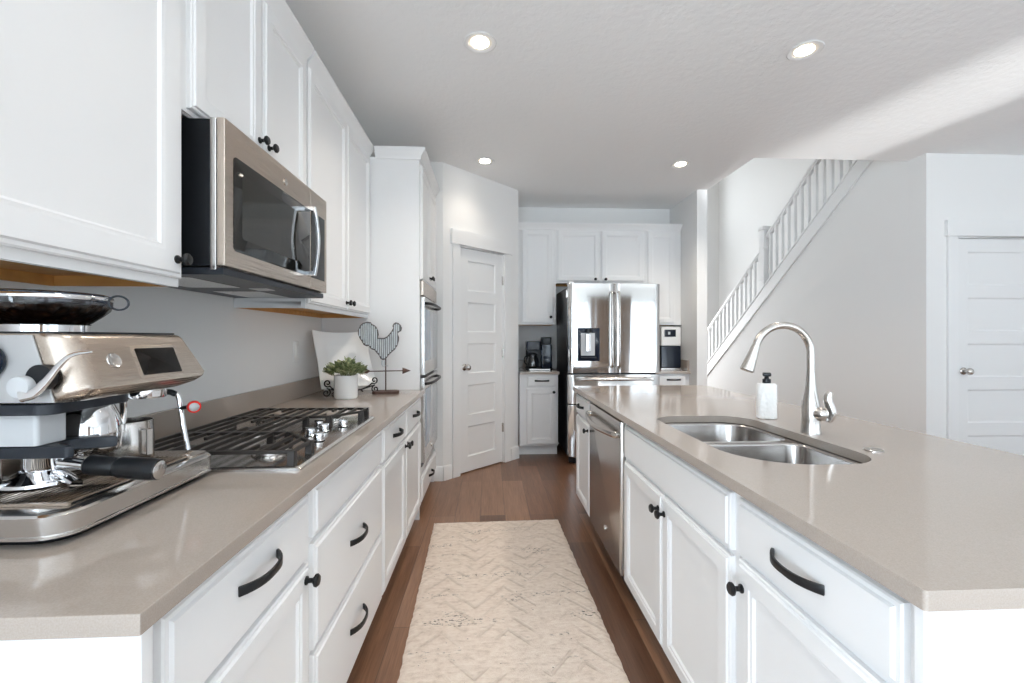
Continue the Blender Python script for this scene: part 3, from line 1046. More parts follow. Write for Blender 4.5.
# hopper
hc = (.188, .197, 0)
circ = lambda r_, z, n_=40: [(hc[0] + r_ * math.cos(a * 2 * PI / n_), hc[1] + r_ * math.sin(a * 2 * PI / n_), z) for a in range(n_)]
hop = B().lathe([(.074, .3732), (.074, .388), (.076, .390)], hc, 'Z', 40, True, True).obj('hopper_collar', M['chrome'], es)
B().lathe([(.069, .3905), (.075, .396), (.092, .410), (.104, .421), (.106, .430), (0, .432)], hc, 'Z', 40).obj('coffee_beans', M['coffee'], hop)
B().loops([circ(r_, z) for r_, z in ((.072, .3905), (.078, .394), (.096, .409), (.108, .421), (.111, .430), (.112, .4405))], False, False).obj('hopper_bowl', M['smoke_glass'], hop)
B().loops([circ(r_, z) for r_, z in ((.1115, .441), (.1135, .441), (.1145, .443), (.1145, .448), (.113, .450), (.110, .450), (.110, .441))], False, False).obj('hopper_rim', M['chrome'], hop)
ld = B().lathe([(.111, .4502), (.111, .453), (.104, .456), (0, .457)], hc, 'Z', 40).obj('hopper_lid', M['blue_glass'], hop)
ring = [(.199 + .75 * .0165 * math.cos(a * PI / 12), .051 - .67 * .0165 * math.cos(a * PI / 12), .437 + .0150 * math.sin(a * PI / 12)) for a in range(25)]
B().tube(ring, .0022, 8, up=(1, 0, 0)).tube([(.189, .086, .440), (.1872, .0625, .437)], .0032, 8).obj('hopper_pull_ring', M['grey_plastic'], ld)
# grinder outlet, cradle fork, portafilter
B().loops([[(x, y, z) for x, y in rrect(.086, .150, .112, .205, .008)] for z in (.152, .2138)]).obj('grinder_housing', M['lt_plastic'], es, bevel=.002)
B().lathe([(.026, .0645), (.030, .07), (.028, .10), (.030, .145), (.030, .2138)], (.102, .232, 0), 'Z', 24).obj('grinder_chute', M['chrome'], es)
b = B().prism([(.084, .185), (.186, .185), (.190, .12), (.192, .065), (.184, .040), (.170, .062), (.162, .095), (.150, .110), (.128, .110), (.112, .095), (.106, .070), (.098, .052), (.086, .058)], 'Z', .128, .1515)
b.obj('cradle_fork', M['grey_plastic'], es, bevel=.004)
pf = B().lathe([(.020, .092), (.030, .096), (.034, .104), (.034, .122), (.037, .1265)], (.140, .148, 0), 'Z', 28).obj('portafilter', M['chrome'], es)
B().tube([(.140, .116, .108), (.140, .085, .104), (.140, .060, .1005)], [.012, .011, .012], 14).obj('portafilter_neck', M['chrome'], pf)
hx_ = [(.0150, .066), (.0200, .060), (.0195, .010), (.0180, .006), (.0200, .002), (.0220, -.004), (.0225, -.060), (.0210, -.075), (0, -.075)]
bb = B().lathe(hx_, (0, 0, 0), 'Y', 28)
bb.xform(Matrix.Translation((.140, .0, .0960)) @ Matrix.Rotation(R(5), 4, 'X'))
hp_ = bb.obj('portafilter_handle', M['plastic'], pf)
bb = B().lathe([(.0185, -.0752), (.0185, -.078), (.0170, -.079), (0, -.0792)], (0, 0, 0), 'Y', 28)
bb.xform(Matrix.Translation((.140, .0, .0960)) @ Matrix.Rotation(R(5), 4, 'X'))
bb.obj('handle_cap', M['steel_t'], hp_)
b = B().loops([[(.140 + r_ * math.cos(a * PI / 14), .165 + 1.25 * r_ * math.sin(a * PI / 14), z) for a in range(28)] for r_, z in ((.040, .0655), (.052, .068), (.050, .074), (.036, .082), (.024, .0915), (.022, .0655))], False, False)
b.tube(smoothpts([(.140, .125, .086), (.128, .095, .080), (.115, .065, .070)], 5), .011, 10)
b.obj('double_spout', M['chrome'], pf)
# group head (polished bulb)
B().lathe([(.044, .104), (.052, .107), (.056, .118), (.0575, .140), (.056, .165), (.050, .190), (.040, .2135), (.040, .2355)], (.232, .140, 0), 'Z', 40).obj('group_head', M['chrome'], es)
B().tube(smoothpts([(.290, .120, .235), (.288, .112, .205), (.278, .104, .175), (.270, .102, .145), (.270, .102, .118)], 6), .0075, 12).obj('hot_water_pipe', M['chrome'], es)
B().tube([(.318, .135, .236), (.318, .135, .170)], .0065, 12).obj('water_spout', M['chrome'], es)
# steam wand
B().lathe([(.040, .214), (.042, .218), (.042, .2355)], (.335, .095, 0), 'Z', 32).obj('wand_socket', M['chrome'], es)
sw = B().tube(smoothpts([(.372, .078, .222), (.395, .070, .217), (.404, .062, .200), (.404, .052, .13), (.402, .038, .066)], 8), [.0066] * 33, 12).obj('steam_wand', M['chrome'], es)
B().tube(smoothpts([(.374, .0775, .2222), (.388, .073, .220), (.397, .068, .214)], 6), .0076, 12).obj('wand_grip', M['plastic'], sw)
KM = Matrix.Translation((.400, .022, .180)) @ Matrix.Rotation(R(-52), 4, 'Z')
kn_ = B().tube([(.402, .056, .176), (.400, .034, .180)], .005, 10).obj('wand_knob', M['plastic'], sw)
bb = B().lathe([(.0120, .009), (.0120, -.009), (.0105, -.010), (0, -.0102)], (0, 0, 0), 'Y', 24)
bb.xform(KM)
bb.obj('knob_cap', M['grey_metal'], kn_)
bb = B().loops([[(r_ * math.cos(a * PI / 12), y_, r_ * math.sin(a * PI / 12)) for a in range(24)] for r_, y_ in ((.0115, -.0105), (.0150, -.0100), (.0162, -.001), (.0155, .002), (.0127, .002))], False, False)
bb.xform(KM)
bb.obj('red_ring', M['red'], kn_)

# milk jug on the drip tray
jg = thing('milk_jug', 'small brushed steel milk jug on the drip tray behind the portafilter handle', 'jug', (-.757 - .118, .812 + .308, .9142 + .0655), RZL)
b = B().loops([[(r_ * math.cos(a * PI / 18), r_ * math.sin(a * PI / 18), z) for a in range(36)] for r_, z in ((.001, .001), (.049, .0), (.0515, .004), (.0515, .05), (.0495, .090), (.0500, .096), (.0485, .096), (.048, .088), (.0500, .05), (.049, .006), (.001, .005))], True, True)
b.obj('jug_body', M['steel_t'], jg)
bb = B().tube([(0, -.049, .078), (0, -.070, .078), (0, -.070, .020), (0, -.049, .020)], .0085, square=True, flat=.35, up=(1, 0, 0))
bb.xform(Matrix.Rotation(R(-18), 4, 'Z'))
bb.obj('handle', M['steel_t'], jg)

# ------------------------------------------------------------------ light switch on the left wall
ou = thing('light_switch', 'white rocker light switch plate on the left wall above the backsplash', 'switch', (XL, 2.745, 1.195), RZL)
B().ring(-.038, .038, -.062, .062, [(0, 0), (0, -.003), (.004, -.006)]).obj('switch_plate', M['paper'], ou)
B().ring(-.017, .017, -.034, .034, [(0, -.0061), (0, -.008), (.002, -.010)]).obj('rocker', M['paper'], ou)

# ------------------------------------------------------------------ decor in the corner by the oven tower
ZC = .9142
TB = Matrix.Rotation(R(33), 4, 'Z')
# scroll easel
PX, PY = -.900, 2.875
ea = thing('plate_stand', 'black wrought iron scroll stand propping up the white platter', 'stand', (PX, PY, ZC), R(39))


def scroll(c0, r0, turns, a0, sgn, n=26):
    return [(c0[0] + sgn * (r0 * (1 - .8 * i / n)) * math.cos(a0 + turns * 2 * PI * i / n), c0[1], c0[2] + (r0 * (1 - .8 * i / n)) * math.sin(a0 + turns * 2 * PI * i / n)) for i in range(n + 1)]


for s_ in (-1, 1):
    b = B()
    p1 = smoothpts([(s_ * .07, -.03, .030), (s_ * .115, -.045, .052), (s_ * .135, -.055, .070)], 5) + [Vector(p) for p in scroll((s_ * .148, -.058, .088), .024, 1.3, R(-130), s_)]
    b.tube(p1, .0042, 8)
    p2 = smoothpts([(s_ * .07, -.03, .030), (s_ * .12, -.045, .046), (s_ * .140, -.055, .052)], 5) + [Vector(p) for p in scroll((s_ * .155, -.058, .030), .0262, 1.35, R(100), s_)]
    b.tube(p2, .0042, 8)
    b.tube([(s_ * .07, -.06, .022), (s_ * .07, -.03, .030), (s_ * .07, .02, .026), (s_ * .07, .085, .005)], .0042, 8)
    b.obj('scroll_arm', M['black'], ea)
b = B().tube([(-.07, -.03, .030), (.07, -.03, .030)], .0042, 8)
b.tube([(0, -.03, .03), (0, .085, .16), (0, .13, .005)], .0042, 8)
b.obj('crossbar', M['black'], ea)
# platter: square with softly flared corners, leaning back
n = 10
PS = .180


def plat_loop(sc, dy):
    l = []
    cor = [(-1, -1), (1, -1), (1, 1), (-1, 1)]
    for k_ in range(4):
        a, c_ = cor[k_], cor[(k_ + 1) % 4]
        for i in range(n):
            u = i / n
            x = a[0] + (c_[0] - a[0]) * u
            z = a[1] + (c_[1] - a[1]) * u
            bow = 1 - .055 * (1 - (2 * u - 1) ** 2)
            cor_lift = (2 * u - 1) ** 4
            l.append((x * PS * sc * bow, dy - .018 * cor_lift * sc ** 3, z * (PS + .02) * sc * bow))
    return l


b = B().loops([plat_loop(.50, .012), plat_loop(.62, .010), plat_loop(1.0, -.010), plat_loop(1.0, -.016), plat_loop(.95, -.013), plat_loop(.60, .004), plat_loop(.50, .006)])
pm = Matrix.Translation((0, .070, .219)) @ Matrix.Rotation(R(-26), 4, 'X')
b.xform(pm)
pl = b.obj('platter', M['ceramic'], None, loc=(PX, PY, ZC), rot=(0, 0, R(39)))
tag(pl, 'white square ceramic platter leaning on its iron stand in the counter corner', 'platter')

# potted plant
pp = thing('potted_plant', 'small leafy plant in a white cylindrical pot beside the cooktop', 'plant', (-.862, 2.715, ZC))
b = B().lathe([(.062, 0), (.066, .004), (.068, .012), (.068, .138), (.066, .140), (.062, .138), (.062, .122), (0, .122)], (0, 0, 0), 'Z', 36)
b.obj('pot', M['ceramic'], pp)
B().lathe([(.0615, .1222), (.0615, .126), (0, .128)], (0, 0, 0), 'Z', 24).obj('soil', M['soil'], pp)
b = B()
rnd = random.Random(3)
for i in range(170):
    az = rnd.uniform(0, 2 * PI)
    rr = .085 * math.sqrt(rnd.random())
    hgt = .132 + .080 * (1 - (rr / .1) ** 2) * rnd.uniform(.25, 1.1)
    c_ = Vector((rr * 1.15 * math.cos(az), rr * 1.15 * math.sin(az), hgt))
    d_ = Vector((math.cos(az) * (.3 + rr * 9), math.sin(az) * (.3 + rr * 9), rnd.uniform(.5, 1.9))).normalized()
    sd = d_.cross(Vector((rnd.uniform(-.4, .4), rnd.uniform(-.4, .4), 1))).normalized()
    up_ = sd.cross(d_)
    L, Wd = rnd.uniform(.032, .050), rnd.uniform(.013, .020)
    pr = [(-.1, .15), (.25, .8), (.55, 1), (.85, .55), (1.05, .05)]
    lp = []
    for u, wv in pr:
        p = c_ + d_ * (L * u) - up_ * (.010 * u * u)
        lp.append([p - sd * Wd * wv + up_ * .002, p - up_ * .0012, p + sd * Wd * wv + up_ * .002, p + up_ * .0012])
    b.loops(lp)
for i in range(26):
    az = rnd.uniform(0, 2 * PI); rr = rnd.uniform(.0, .075)
    b.tube([(rr * .4 * math.cos(az), rr * .4 * math.sin(az), .122), (rr * math.cos(az), rr * math.sin(az), .17)], .0015, 5)
b.obj('foliage', M['leaf'], pp)

# rooster weathervane
ro = thing('rooster_weathervane', 'tin rooster weathervane ornament with rusty arrow on the worktop by the ovens', 'ornament', (-.678, 2.935, ZC), R(11))
B().prism([(-.085, -.02), (-.065, -.05), (.065, -.05), (.085, -.02), (.085, .02), (.065, .05), (-.065, .05), (-.085, .02)], 'Z', .0, .018).obj('stand_base', M['rust'], ro, bevel=.003)
B().tube([(0, 0, .018), (0, 0, .26)], .0042, 10).obj('post', M['rust'], ro)
b = B().tube([(-.125, 0, .146), (.115, 0, .146)], .0035, 8)
b.lathe([(.020, .105), (.021, .108), (.0, .160)], (0, 0, .146), 'X', 16)
b.prism([(-.125, .146), (-.15, .160), (-.115, .160), (-.095, .148), (-.115, .132), (-.15, .132)], 'Y', -.004, .004)
b.obj('arrow', M['rust'], ro)
px = [(455, 85), (432, 93), (415, 110), (402, 140), (404, 165), (412, 188), (425, 207), (438, 232), (455, 240), (470, 236), (478, 252), (490, 262), (505, 266), (520, 285), (533, 300), (545, 325), (558, 332), (572, 328), (590, 302), (612, 280), (632, 262), (648, 235), (656, 205), (657, 185), (648, 160), (656, 148), (672, 140), (676, 122), (668, 104), (655, 92), (640, 88), (628, 96), (622, 110), (628, 122), (616, 145), (600, 165), (585, 182), (565, 192), (545, 192), (522, 190), (526, 168), (522, 140), (512, 118), (500, 106), (485, 100), (478, 88)]
k_ = 1 / (6.83 * 150)
pts = [((x - 575) * k_, .146 + (409 - y) * k_) for x, y in px]
b = B()
b.prism(pts, 'Y', -.005, .005)
rb = b.obj('rooster_body', M['tin_dark'], ro)
b = B()
for cxp in range(410, 668, 13):                     # corrugation ribs, clipped to the outline
    ys = []
    for (x0, y0), (x1, y1) in zip(px, px[1:] + px[:1]):
        if (x0 - cxp) * (x1 - cxp) < 0:
            ys.append(y0 + (y1 - y0) * (cxp - x0) / (x1 - x0))
    ys.sort()
    for ya_, yb_ in zip(ys[0::2], ys[1::2]):
        if yb_ - ya_ > 14:
            xx = (cxp - 575) * k_
            for sy in (-.0055, .0055):
                b.tube([(xx, sy, .146 + (409 - ya_ - 5) * k_), (xx, sy, .146 + (409 - yb_ + 5) * k_)], .0050, 8, flat=.95)
b.obj('corrugation', M['galv'], rb)
loop = [Vector((p[0], 0, p[1])) for p in pts]
B().tube(loop + [loop[0]], .0042, 6).obj('rusted_edge', M['rust'], rb)
b = B()
for dx in (-.022, -.006):
    b.tube([(dx, 0, .215), (dx - .002, 0, .19), (dx + .004, 0, .178), (dx + .02, 0, .180)], .004, 6)
b.obj('rooster_legs', M['galv'], rb)

# ------------------------------------------------------------------ back wall run (frames face -y)
YF = 4.785
q = thing('base_cabinet', 'narrow white base cabinet under the coffee maker left of the fridge', 'cabinet', (PE.x + .016, YF, 0))
WL = .735 - PE.x - .016
base_carcass(q, WL, YK - YF - .004)
dw = front(q, 'drawer', .085, WL - .02, .752, .862, SLAB_P); place('handle', pull_me, dw, ((WL + .065) / 2, -.0185, .815), (0, 0, 0))
dr = front(q, 'door', .075, WL - .02, .130, .735); add_knob(dr, WL - .05, .695)
wt = thing('worktop', 'short quartz worktop under the coffee maker in the back corner', 'countertop', (PE.x + .016, YF - .03, .884))
B().box(0, WL + .012, 0, YK - YF + .026, 0, .03).obj('slab', M['quartz'], wt, bevel=.002)
B().box(0, WL + .012, YK - YF + .006, YK - YF + .026, .0305, .132).obj('backsplash', M['quartz'], wt, bevel=.002)
XRW = 2.186
q = thing('base_cabinet', 'white drawer base cabinet in the alcove right of the fridge', 'cabinet', (1.722, YF, 0))
WR_ = XRW - 1.722
base_carcass(q, WR_, YK - YF - .004)
dw = front(q, 'drawer', .03, WR_ - .05, .745, .868, SLAB_P); place('handle', pull_me, dw, (WR_ / 2 + .05, -.0185, .820))
front(q, 'door', .03, WR_ - .05, .130, .725)
wt = thing('worktop', 'short quartz worktop with splash right of the fridge', 'countertop', (1.717, YF - .03, .884))
B().box(0, XRW - 1.717, 0, YK - YF + .026, 0, .03).obj('slab', M['quartz'], wt, bevel=.002)
b = B().box(0, XRW - 1.717, YK - YF + .006, YK - YF + .026, .0305, .145)
b.box(XRW - 1.717 - .02, XRW - 1.717, 0.03, YK - YF + .0055, .0305, .145)
b.obj('backsplash', M['quartz'], wt, bevel=.002)

YU = 5.00
BU = YK - YU - .004
ZU0, ZU1 = 1.425, 2.515
q = thing('upper_cabinet', 'tall white wall cabinet above the coffee maker, knob at its lower right', 'cabinet', (PE.x + .002, YU, 0))
W1 = .742 - PE.x - .002
upper_carcass(q, W1, BU, ZU0, ZU1)
dr = front(q, 'door', .055, W1 - .03, ZU0 + .02, ZU1 - .025); add_knob(dr, W1 - .06, ZU0 + .085)
q = thing('upper_cabinet', 'short white two door wall cabinet directly over the fridge', 'cabinet', (.744, YU, 0))
upper_carcass(q, 1.030, BU, 1.895, ZU1)
dr = front(q, 'door', .015, .505, 1.915, ZU1 - .025); add_knob(dr, .443, 1.938)
dr = front(q, 'door', .515, 1.005, 1.915, ZU1 - .025); add_knob(dr, .560, 1.938)
q = thing('upper_cabinet', 'tall white wall cabinet right of the fridge above the ice maker', 'cabinet', (1.776, YU, 0))
upper_carcass(q, XRW - 1.776, BU, ZU0, ZU1)
front(q, 'door', .015, XRW - 1.776 - .075, ZU0 + .02, ZU1 - .025)

# ------------------------------------------------------------------ refrigerator
fr = thing('refrigerator', 'stainless french door refrigerator with water dispenser in the back alcove', 'refrigerator', (.782, 4.40, 0))
FW, FH = .930, 1.822
FS = .4655
o = B().box(.014, FW - .014, .085, .895, .06, FH - .02).obj('case', M['plastic'], fr, bevel=.006)
o['label'] = 'black side panel'


def bow_front(x0, x1, z0, z1, bul=.0015, th=.07, rr=.02):
    n = 16
    top = []
    for i in range(n + 1):
        u = i / n
        x = x0 + (x1 - x0) * u
        e = min(u, 1 - u) * (x1 - x0)
        rnd_ = rr - math.sqrt(max(0, rr * rr - max(0, rr - e) ** 2)) if e < rr else 0
        top.append((x, bul * (2 * u - 1) ** 2 * .6 + rnd_))
    poly = top + [(x1, th), (x0, th)]
    return B().prism(poly, 'Z', z0, z1)


dl = bow_front(0, FS - .0025, .925, FH).obj('fridge_door', M['fridge'], fr, bevel=.003, angle=60)
dR = bow_front(FS + .0025, FW, .925, FH).obj('fridge_door', M['fridge'], fr, bevel=.003, angle=60)
fz = bow_front(0, FW, .615, .908).obj('freezer_drawer', M['fridge'], fr, bevel=.003, angle=60)
fz2 = bow_front(0, FW, .085, .605).obj('freezer_drawer', M['fridge'], fr, bevel=.003, angle=60)
for d_, hx in ((dl, FS - .036), (dR, FS + .036)):
    pts = smoothpts([(hx, .004, .985), (hx, -.042, 1.02), (hx, -.055, 1.36), (hx, -.042, 1.70), (hx, .004, 1.735)], 8)
    B().tube(pts, .0100, 12, up=(1, 0, 0)).obj('handle', M['nickel'], d_)
for d_, hz in ((fz, .865), (fz2, .56)):
    pts = smoothpts([(.10, .006, hz), (.115, -.040, hz), (FW / 2, -.052, hz), (FW - .115, -.040, hz), (FW - .10, .006, hz)], 8)
    h_ = B().tube(pts, .014, 12, up=(0, 0, 1)).obj('handle', M['steel_h'], d_)
    B().box(.085, .155, -.052, -.006, hz - .018, hz + .018).box(FW - .155, FW - .085, -.052, -.006, hz - .018, hz + .018).obj('handle_end', M['nickel'], h_, bevel=.004)
dsp = B().loops([[(x, y, z) for x, z in rrect(.090 + i, .312 - i, 1.045 + i, 1.375 - i, .008)] for i, y in ((0, .012), (0, -.006), (.006, -.009))]).obj('water_dispenser', M['blue_glass'], dl)
B().box(.122, .262, -.012, -.0092, 1.10, 1.325).obj('dispenser_recess', M['lt_plastic'], dsp, bevel=.002)
B().loops([[(.194 + .030 * math.cos(a), -.030 + .018 * math.sin(a), z) for a in [k_ * PI / 8 for k_ in range(16)]] for z in (1.328, 1.370)]).obj('dispenser_nozzle', M['plastic'], dsp)
B().box(.172, .216, -.030, -.0125, 1.14, 1.318).obj('dispenser_paddle', M['steel_v'], dsp, bevel=.004)
B().box(.125, .275, -.030, -.0092, 1.075, 1.088).obj('drip_ledge', M['grey_plastic'], dsp, bevel=.002)
b = B().box(.006, .06, .02, .16, FH + .0005, FH + .02)
b.box(-.012, .012, .075, .10, FH - .14, FH - .06)
b.obj('door_hinge', M['nickel'], fr, bevel=.004)
b = B()
for sx_ in (.08, FW - .08):
    b.lathe([(.02, 0), (.02, .06)], (sx_, .12, 0), 'Z', 12); b.lathe([(.02, 0), (.02, .06)], (sx_, .80, 0), 'Z', 12)
b.box(.02, FW - .02, .10, .14, .01, .058)
b.obj('foot', M['plastic'], fr)

# ------------------------------------------------------------------ coffee maker (back left) and ice maker (back right)
cm = thing('coffee_maker', 'black drip coffee maker with glass carafe on the back left worktop', 'coffee maker', (.375, 4.90, ZC))
B().loops([[(x, y, z) for x, y in rrect(.02, .32, 0, .26, .03)] for z in (0, .022)]).obj('base', M['plastic'], cm, bevel=.004)
B().loops([[(x, y, z) for x, y in rrect(.03, .19, .02, .26, .02)] for z in (.225, .325)]).obj('brew_head', M['blue_glass'], cm, bevel=.006)
B().loops([[(x, y, z) for x, y in rrect(.04, .31, .17, .26, .02)] for z in (.0225, .2245)]).obj('back_column', M['plastic'], cm, bevel=.006)
B().loops([[(x, y, z) for x, y in rrect(.195, .315, .03, .168, .02)] for z in (.0225, .29)]).obj('water_tank', M['blue_glass'], cm, bevel=.006)
rs_ = B().loops([[(x, y, z) for x, y in rrect(.205, .310, .025, .20, .015)] for z in (.292, .37)]).obj('pod_holder', M['plastic'], cm, bevel=.008)
cf = B().lathe([(.045, .026), (.066, .04), (.070, .08), (.058, .13), (.048, .15), (.050, .165)], (.105, .088, 0), 'Z', 28).obj('carafe', M['carafe'], cm)
B().lathe([(.052, .1655), (.052, .18), (.03, .19), (0, .19)], (.105, .088, 0), 'Z', 24).obj('carafe_lid', M['plastic'], cf)
B().tube(smoothpts([(.055, .06, .16), (.015, .03, .15), (.005, .025, .10), (.035, .05, .06)], 6), .007, 8).obj('carafe_handle', M['plastic'], cf)
B().box(.06, .29, -.004, -.0005, .004, .018).obj('front_strip', M['nickel'], cm)

im = thing('ice_maker', 'countertop ice maker with silver top and glossy dark drawer right of the fridge', 'ice maker', (1.922, 4.92, ZC))
IW = .228
B().loops([[(x, y, z) for x, y in rrect(0, IW, 0.004, .32, .018)] for z in (0, .485)]).obj('housing', M['plastic'], im, bevel=.004)
tp = B().loops([[(x, y, z) for x, y in rrect(-.002, IW + .002, -.012, .10, .018)] for z in (.272, .488)]).obj('top_cover', M['white_plastic'], im, bevel=.012)
B().ring(.035, .165, .375, .455, [(0, -.0122), (0, -.0145), (.003, -.016)]).obj('display', M['blue_glass'], tp)
B().ring(.075, .10, .400, .430, [(0, -.0162), (0, -.017), (.002, -.0172)]).obj('display_icon', M['lt_plastic'], tp)
B().box(.004, IW - .004, -.008, .0035, .03, .268).obj('ice_drawer', M['blue_glass'], im, bevel=.004)
B().box(-.004, IW + .004, -.016, .0035, .0, .022).obj('drip_ledge', M['steel_h'], im, bevel=.004)

# ------------------------------------------------------------------ island : frame plane x = 0.655, local x = -(world y)
XI = .655
ID = .58


def isl(label, y_hi, W, **kw):
    q_ = thing('base_cabinet', label, 'cabinet', (XI, y_hi, 0), RZR)
    base_carcass(q_, W, ID, **kw)
    return q_


q = isl('narrow white island cabinet at the far end beside the dishwasher', 3.285, .468)
dw = front(q, 'drawer', .015, .455, .728, .862, SLAB_P); add_pull(dw, .22, .800)
dr = front(q, 'door', .015, .455, .118, .712); add_knob(dr, .425, .672)
q = isl('white island sink cabinet with a blank panel over two doors', 2.120, .985, hollow=.60)
front(q, 'false_front', .030, .962, .708, .862, SLAB_P)
dr = front(q, 'door', .030, .494, .118, .692); add_knob(dr, .468, .632)
dr = front(q, 'door', .500, .962, .118, .692); add_knob(dr, .526, .632)
q = isl('white island cabinet at the near end, with one drawer over one door', 1.134, .500)
dw = front(q, 'drawer', .015, .472, .722, .862, SLAB_P); add_pull(dw, .242, .795)
dr = front(q, 'door', .015, .472, .118, .706); add_knob(dr, .040, .642)

dwz = thing('dishwasher', 'stainless built in dishwasher in the far half of the island', 'dishwasher', (XI, 2.812, 0), RZR)
DWW = .686
B().box(.004, DWW - .004, .002, .56, .10, .870).obj('tub', M['grey_plastic'], dwz)
dd = B().loops([[(x, y, z) for x, z in rrect(.006 + i, DWW - .006 - i, .115 + i, .868 - i, .006)] for i, y in ((0, .0015), (0, -.016), (.004, -.022), (.012, -.024))]).obj('dishwasher_door', M['steel_h'], dwz)
pts = smoothpts([(.040, -.020, .800), (.055, -.050, .798), (DWW / 2, -.080, .790), (DWW - .055, -.050, .798), (DWW - .040, -.020, .800)], 8)
B().tube(pts, .017, 12, flat=.6, up=(0, 0, 1)).obj('handle', M['nickel'], dd)
B().lathe([(.016, 0), (.016, -.003), (.012, -.004), (0, -.004)], (DWW / 2 + .04, -.0242, .225), 'Y', 20).obj('badge', M['nickel'], dd)
B().box(.004, DWW - .004, .045, .06, 0.0, .112).obj('kick_plate', M['plastic'], dwz)

b = B().box(.629, 1.36, .615, .632, 0, .883)
tag(b.obj('end_panel', M['cab'], bevel=.002), 'bright white end panel of the island facing the camera', 'panel')
b = B().box(XI + ID + .004, XI + ID + .10, .634, 3.285, 0, .883)
tag(b.obj('back_panel', M['cab'], bevel=.002), 'white back panel of the island under the seating overhang', 'panel')

IX0, IX1, IY0, IY1 = .620, 1.64, .605, 3.33
SX0, SX1, SY0, SY1 = .738, 1.165, 1.225, 2.020
wt = thing('island_worktop', 'wide taupe quartz island worktop with a cut out for the sink', 'countertop', (0, 0, .884))
sinkl = rrect(SX0, SX1, SY0, SY1, [.20, .13, .13, .11], 12)
B().holed(rrect(IX0, IX1, IY0, IY1, [.006, .006, .10, .02], 6), [sinkl], 0, .03).obj('slab', M['quartz'], wt, bevel=.002, angle=60)

sk = thing('sink', 'undermount stainless double bowl sink in the island', 'sink', (0, 0, .883))
ym = 1.635
b0 = rrect(SX0 + .004, SX1 - .004, ym + .014, SY1 - .004, [.06, .06, .125, .105], 10)
b1 = rrect(SX0 + .004, SX1 - .004, SY0 + .004, ym - .014, [.195, .125, .06, .06], 10)


def shrink(lp, d, cx0, cy0, sx_, sy_):
    return [(cx0 + (x - cx0) * (1 - d / sx_), cy0 + (y - cy0) * (1 - d / sy_)) for x, y in lp]


B().holed(rrect(SX0 - .02, SX1 + .02, SY0 - .02, SY1 + .02, .15, 8), [b0, b1], -.004, -.001).obj('rim', M['sink'], sk)
for lp, ya_, yb_ in ((b0, ym, SY1), (b1, SY0, ym)):
    cx0, cy0 = (SX0 + SX1) / 2, (ya_ + yb_) / 2
    L = lambda d, z: [(x, y, z) for x, y in shrink(lp, d, cx0, cy0, .21, .19)]
    bw = B().loops([L(0, -.001), L(.003, -.012), L(.010, -.16), L(.022, -.190), L(.045, -.200), L(.165, -.204)], False, True)
    o = bw.obj('bowl', M['sink'], sk)
    sm = o.modifiers.new('solid', 'SOLIDIFY'); sm.thickness = .0015; sm.offset = 1
    B().lathe([(.044, -.2035), (.044, -.2015), (.036, -.2025), (.030, -.206), (0, -.206)], (cx0 + .03, cy0, 0), 'Z', 28).obj('drain', M['chrome'], o)

# faucet
fa = thing('faucet', 'tall brushed nickel gooseneck faucet with side lever behind the sink', 'faucet', (1.214, 1.628, ZC))
B().lathe([(.0345, 0), (.0345, .005), (.0325, .012), (.0315, .05), (.0315, .095), (.0285, .120), (.0215, .155), (.0175, .185), (.0155, .215), (.0142, .235)], (0, 0, 0), 'Z', 32).obj('faucet_body', M['nickel'], fa)
pts = [(0, 0, .2352), (0, 0, .27)]
for i in range(25):
    a = R(0 + 163 * i / 24)
    pts.append((-.109 + .109 * math.cos(a), 0, .302 + .107 * math.sin(a)))
nk = B().tube(pts, .0136, 18, up=(0, 1, 0)).obj('gooseneck', M['nickel'], fa)
e0 = Vector(pts[-1]); dr_ = (e0 - Vector(pts[-2])).normalized()
B().tube([e0 + dr_ * .0005, e0 + dr_ * .010, e0 + dr_ * .085, e0 + dr_ * .100, e0 + dr_ * .103], [.0142, .0152, .0235, .0250, .022], 24, up=(0, 1, 0)).obj('spray_head', M['nickel'], nk)
vb = B().tube([(.008, -.016, .078), (.014, -.028, .078), (.019, -.038, .077), (.023, -.047, .076), (.026, -.053, .075), (.027, -.055, .075)], [.024, .0262, .0258, .022, .014, .004], 20).obj('valve_hub', M['nickel'], fa)
pts = smoothpts([(.022, -.050, .056), (.031, -.057, .064), (.034, -.061, .085), (.029, -.058, .108), (.023, -.055, .130), (.024, -.057, .150), (.030, -.061, .162)], 6)
nn_ = len(pts) - 1
B().tube(pts, [.0045 + .0035 * math.sin(PI * i / nn_) for i in range(nn_ + 1)], 12, flat=1.9, up=(1, .6, 0)).obj('lever', M['nickel'], vb)

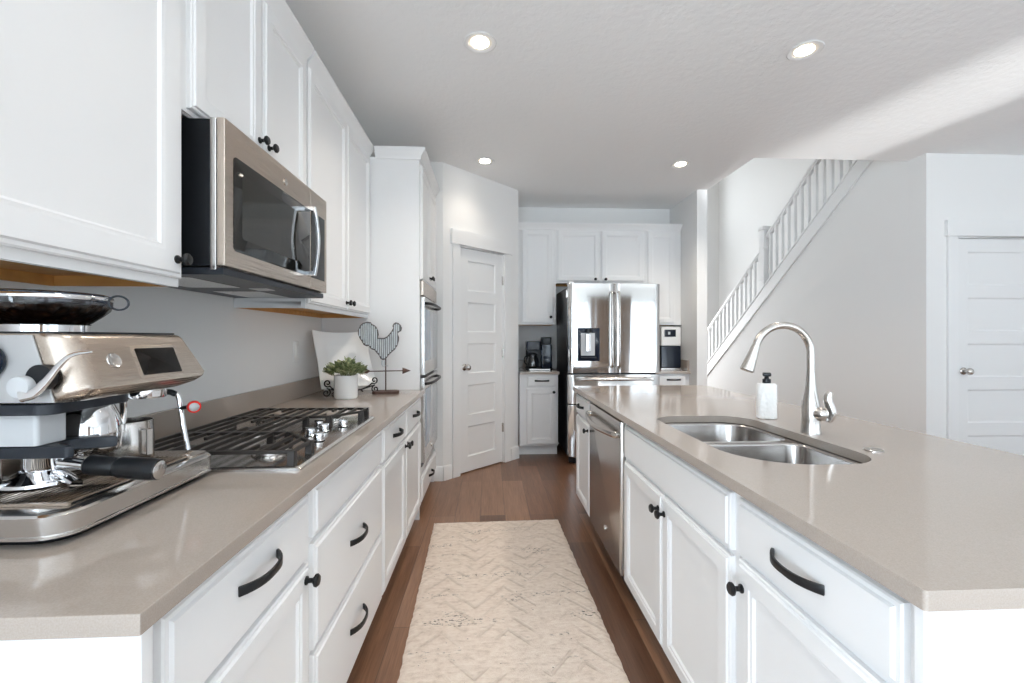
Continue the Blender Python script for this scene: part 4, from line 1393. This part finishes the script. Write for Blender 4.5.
# soap dispenser
so = thing('soap_dispenser', 'white embossed soap dispenser with black pump on the island behind the sink', 'soap dispenser', (1.244, 1.945, ZC), R(-30))
B().loops([[(x, y, z) for x, y in rrect(-.041 + i, .041 - i, -.030 + i, .030 - i, .024 - i * .5, 6)] for i, z in ((.004, 0), (0, .004), (0, .148), (.004, .156), (.014, .158))]).obj('bottle', M['towel'], so)
pu = B().lathe([(.017, .1582), (.017, .176), (.010, .178), (.008, .190)], (0, 0, 0), 'Z', 20).obj('pump', M['plastic'], so)
B().box(-.017, .017, -.040, .014, .190, .206).obj('pump_head', M['plastic'], pu, bevel=.005)

# air switch disc
tag(B().lathe([(.027, 0), (.027, .003), (.024, .005), (.020, .0052), (.018, .0045), (0, .0048)], (1.228, 1.368, ZC), 'Z', 32).obj('sink_hole_cover', M['nickel']), 'round flat steel cover disc on the island right of the faucet', 'cover')

# ------------------------------------------------------------------ rug
b = B()
nx, ny = 44, 132
RW, RL = .855, 2.55
rnd = random.Random(5)
grid = []
for j in range(ny + 1):
    row = []
    for i in range(nx + 1):
        x = -RW / 2 + RW * i / nx; y = -RL + RL * j / ny
        e = min(i, nx - i, j, ny - j)
        if e == 0:
            x += rnd.uniform(-.003, .003); y += rnd.uniform(-.003, .003)
        z = .0125 + rnd.uniform(-.001, .001) if e > 0 else .004
        row.append(b.bm.verts.new((x, y, z)))
    grid.append(row)
for j in range(ny):
    for i in range(nx):
        b.bm.faces.new((grid[j][i], grid[j][i + 1], grid[j + 1][i + 1], grid[j + 1][i]))
bd = [grid[0][i] for i in range(nx + 1)] + [grid[j][nx] for j in range(1, ny + 1)] + [grid[ny][i] for i in range(nx - 1, -1, -1)] + [grid[j][0] for j in range(ny - 1, 0, -1)]
lo = [b.bm.verts.new((v_.co.x, v_.co.y, .001)) for v_ in bd]
for i in range(len(bd)):
    j = (i + 1) % len(bd)
    b.bm.faces.new((bd[i], lo[i], lo[j], bd[j]))
b.bm.faces.new(lo)
tag(b.obj('rug', M['rug'], loc=(.046, 3.085, 0), rot=(0, 0, R(1.6))), 'cream runner rug with dark flecks on the wood floor between the counters', 'rug')
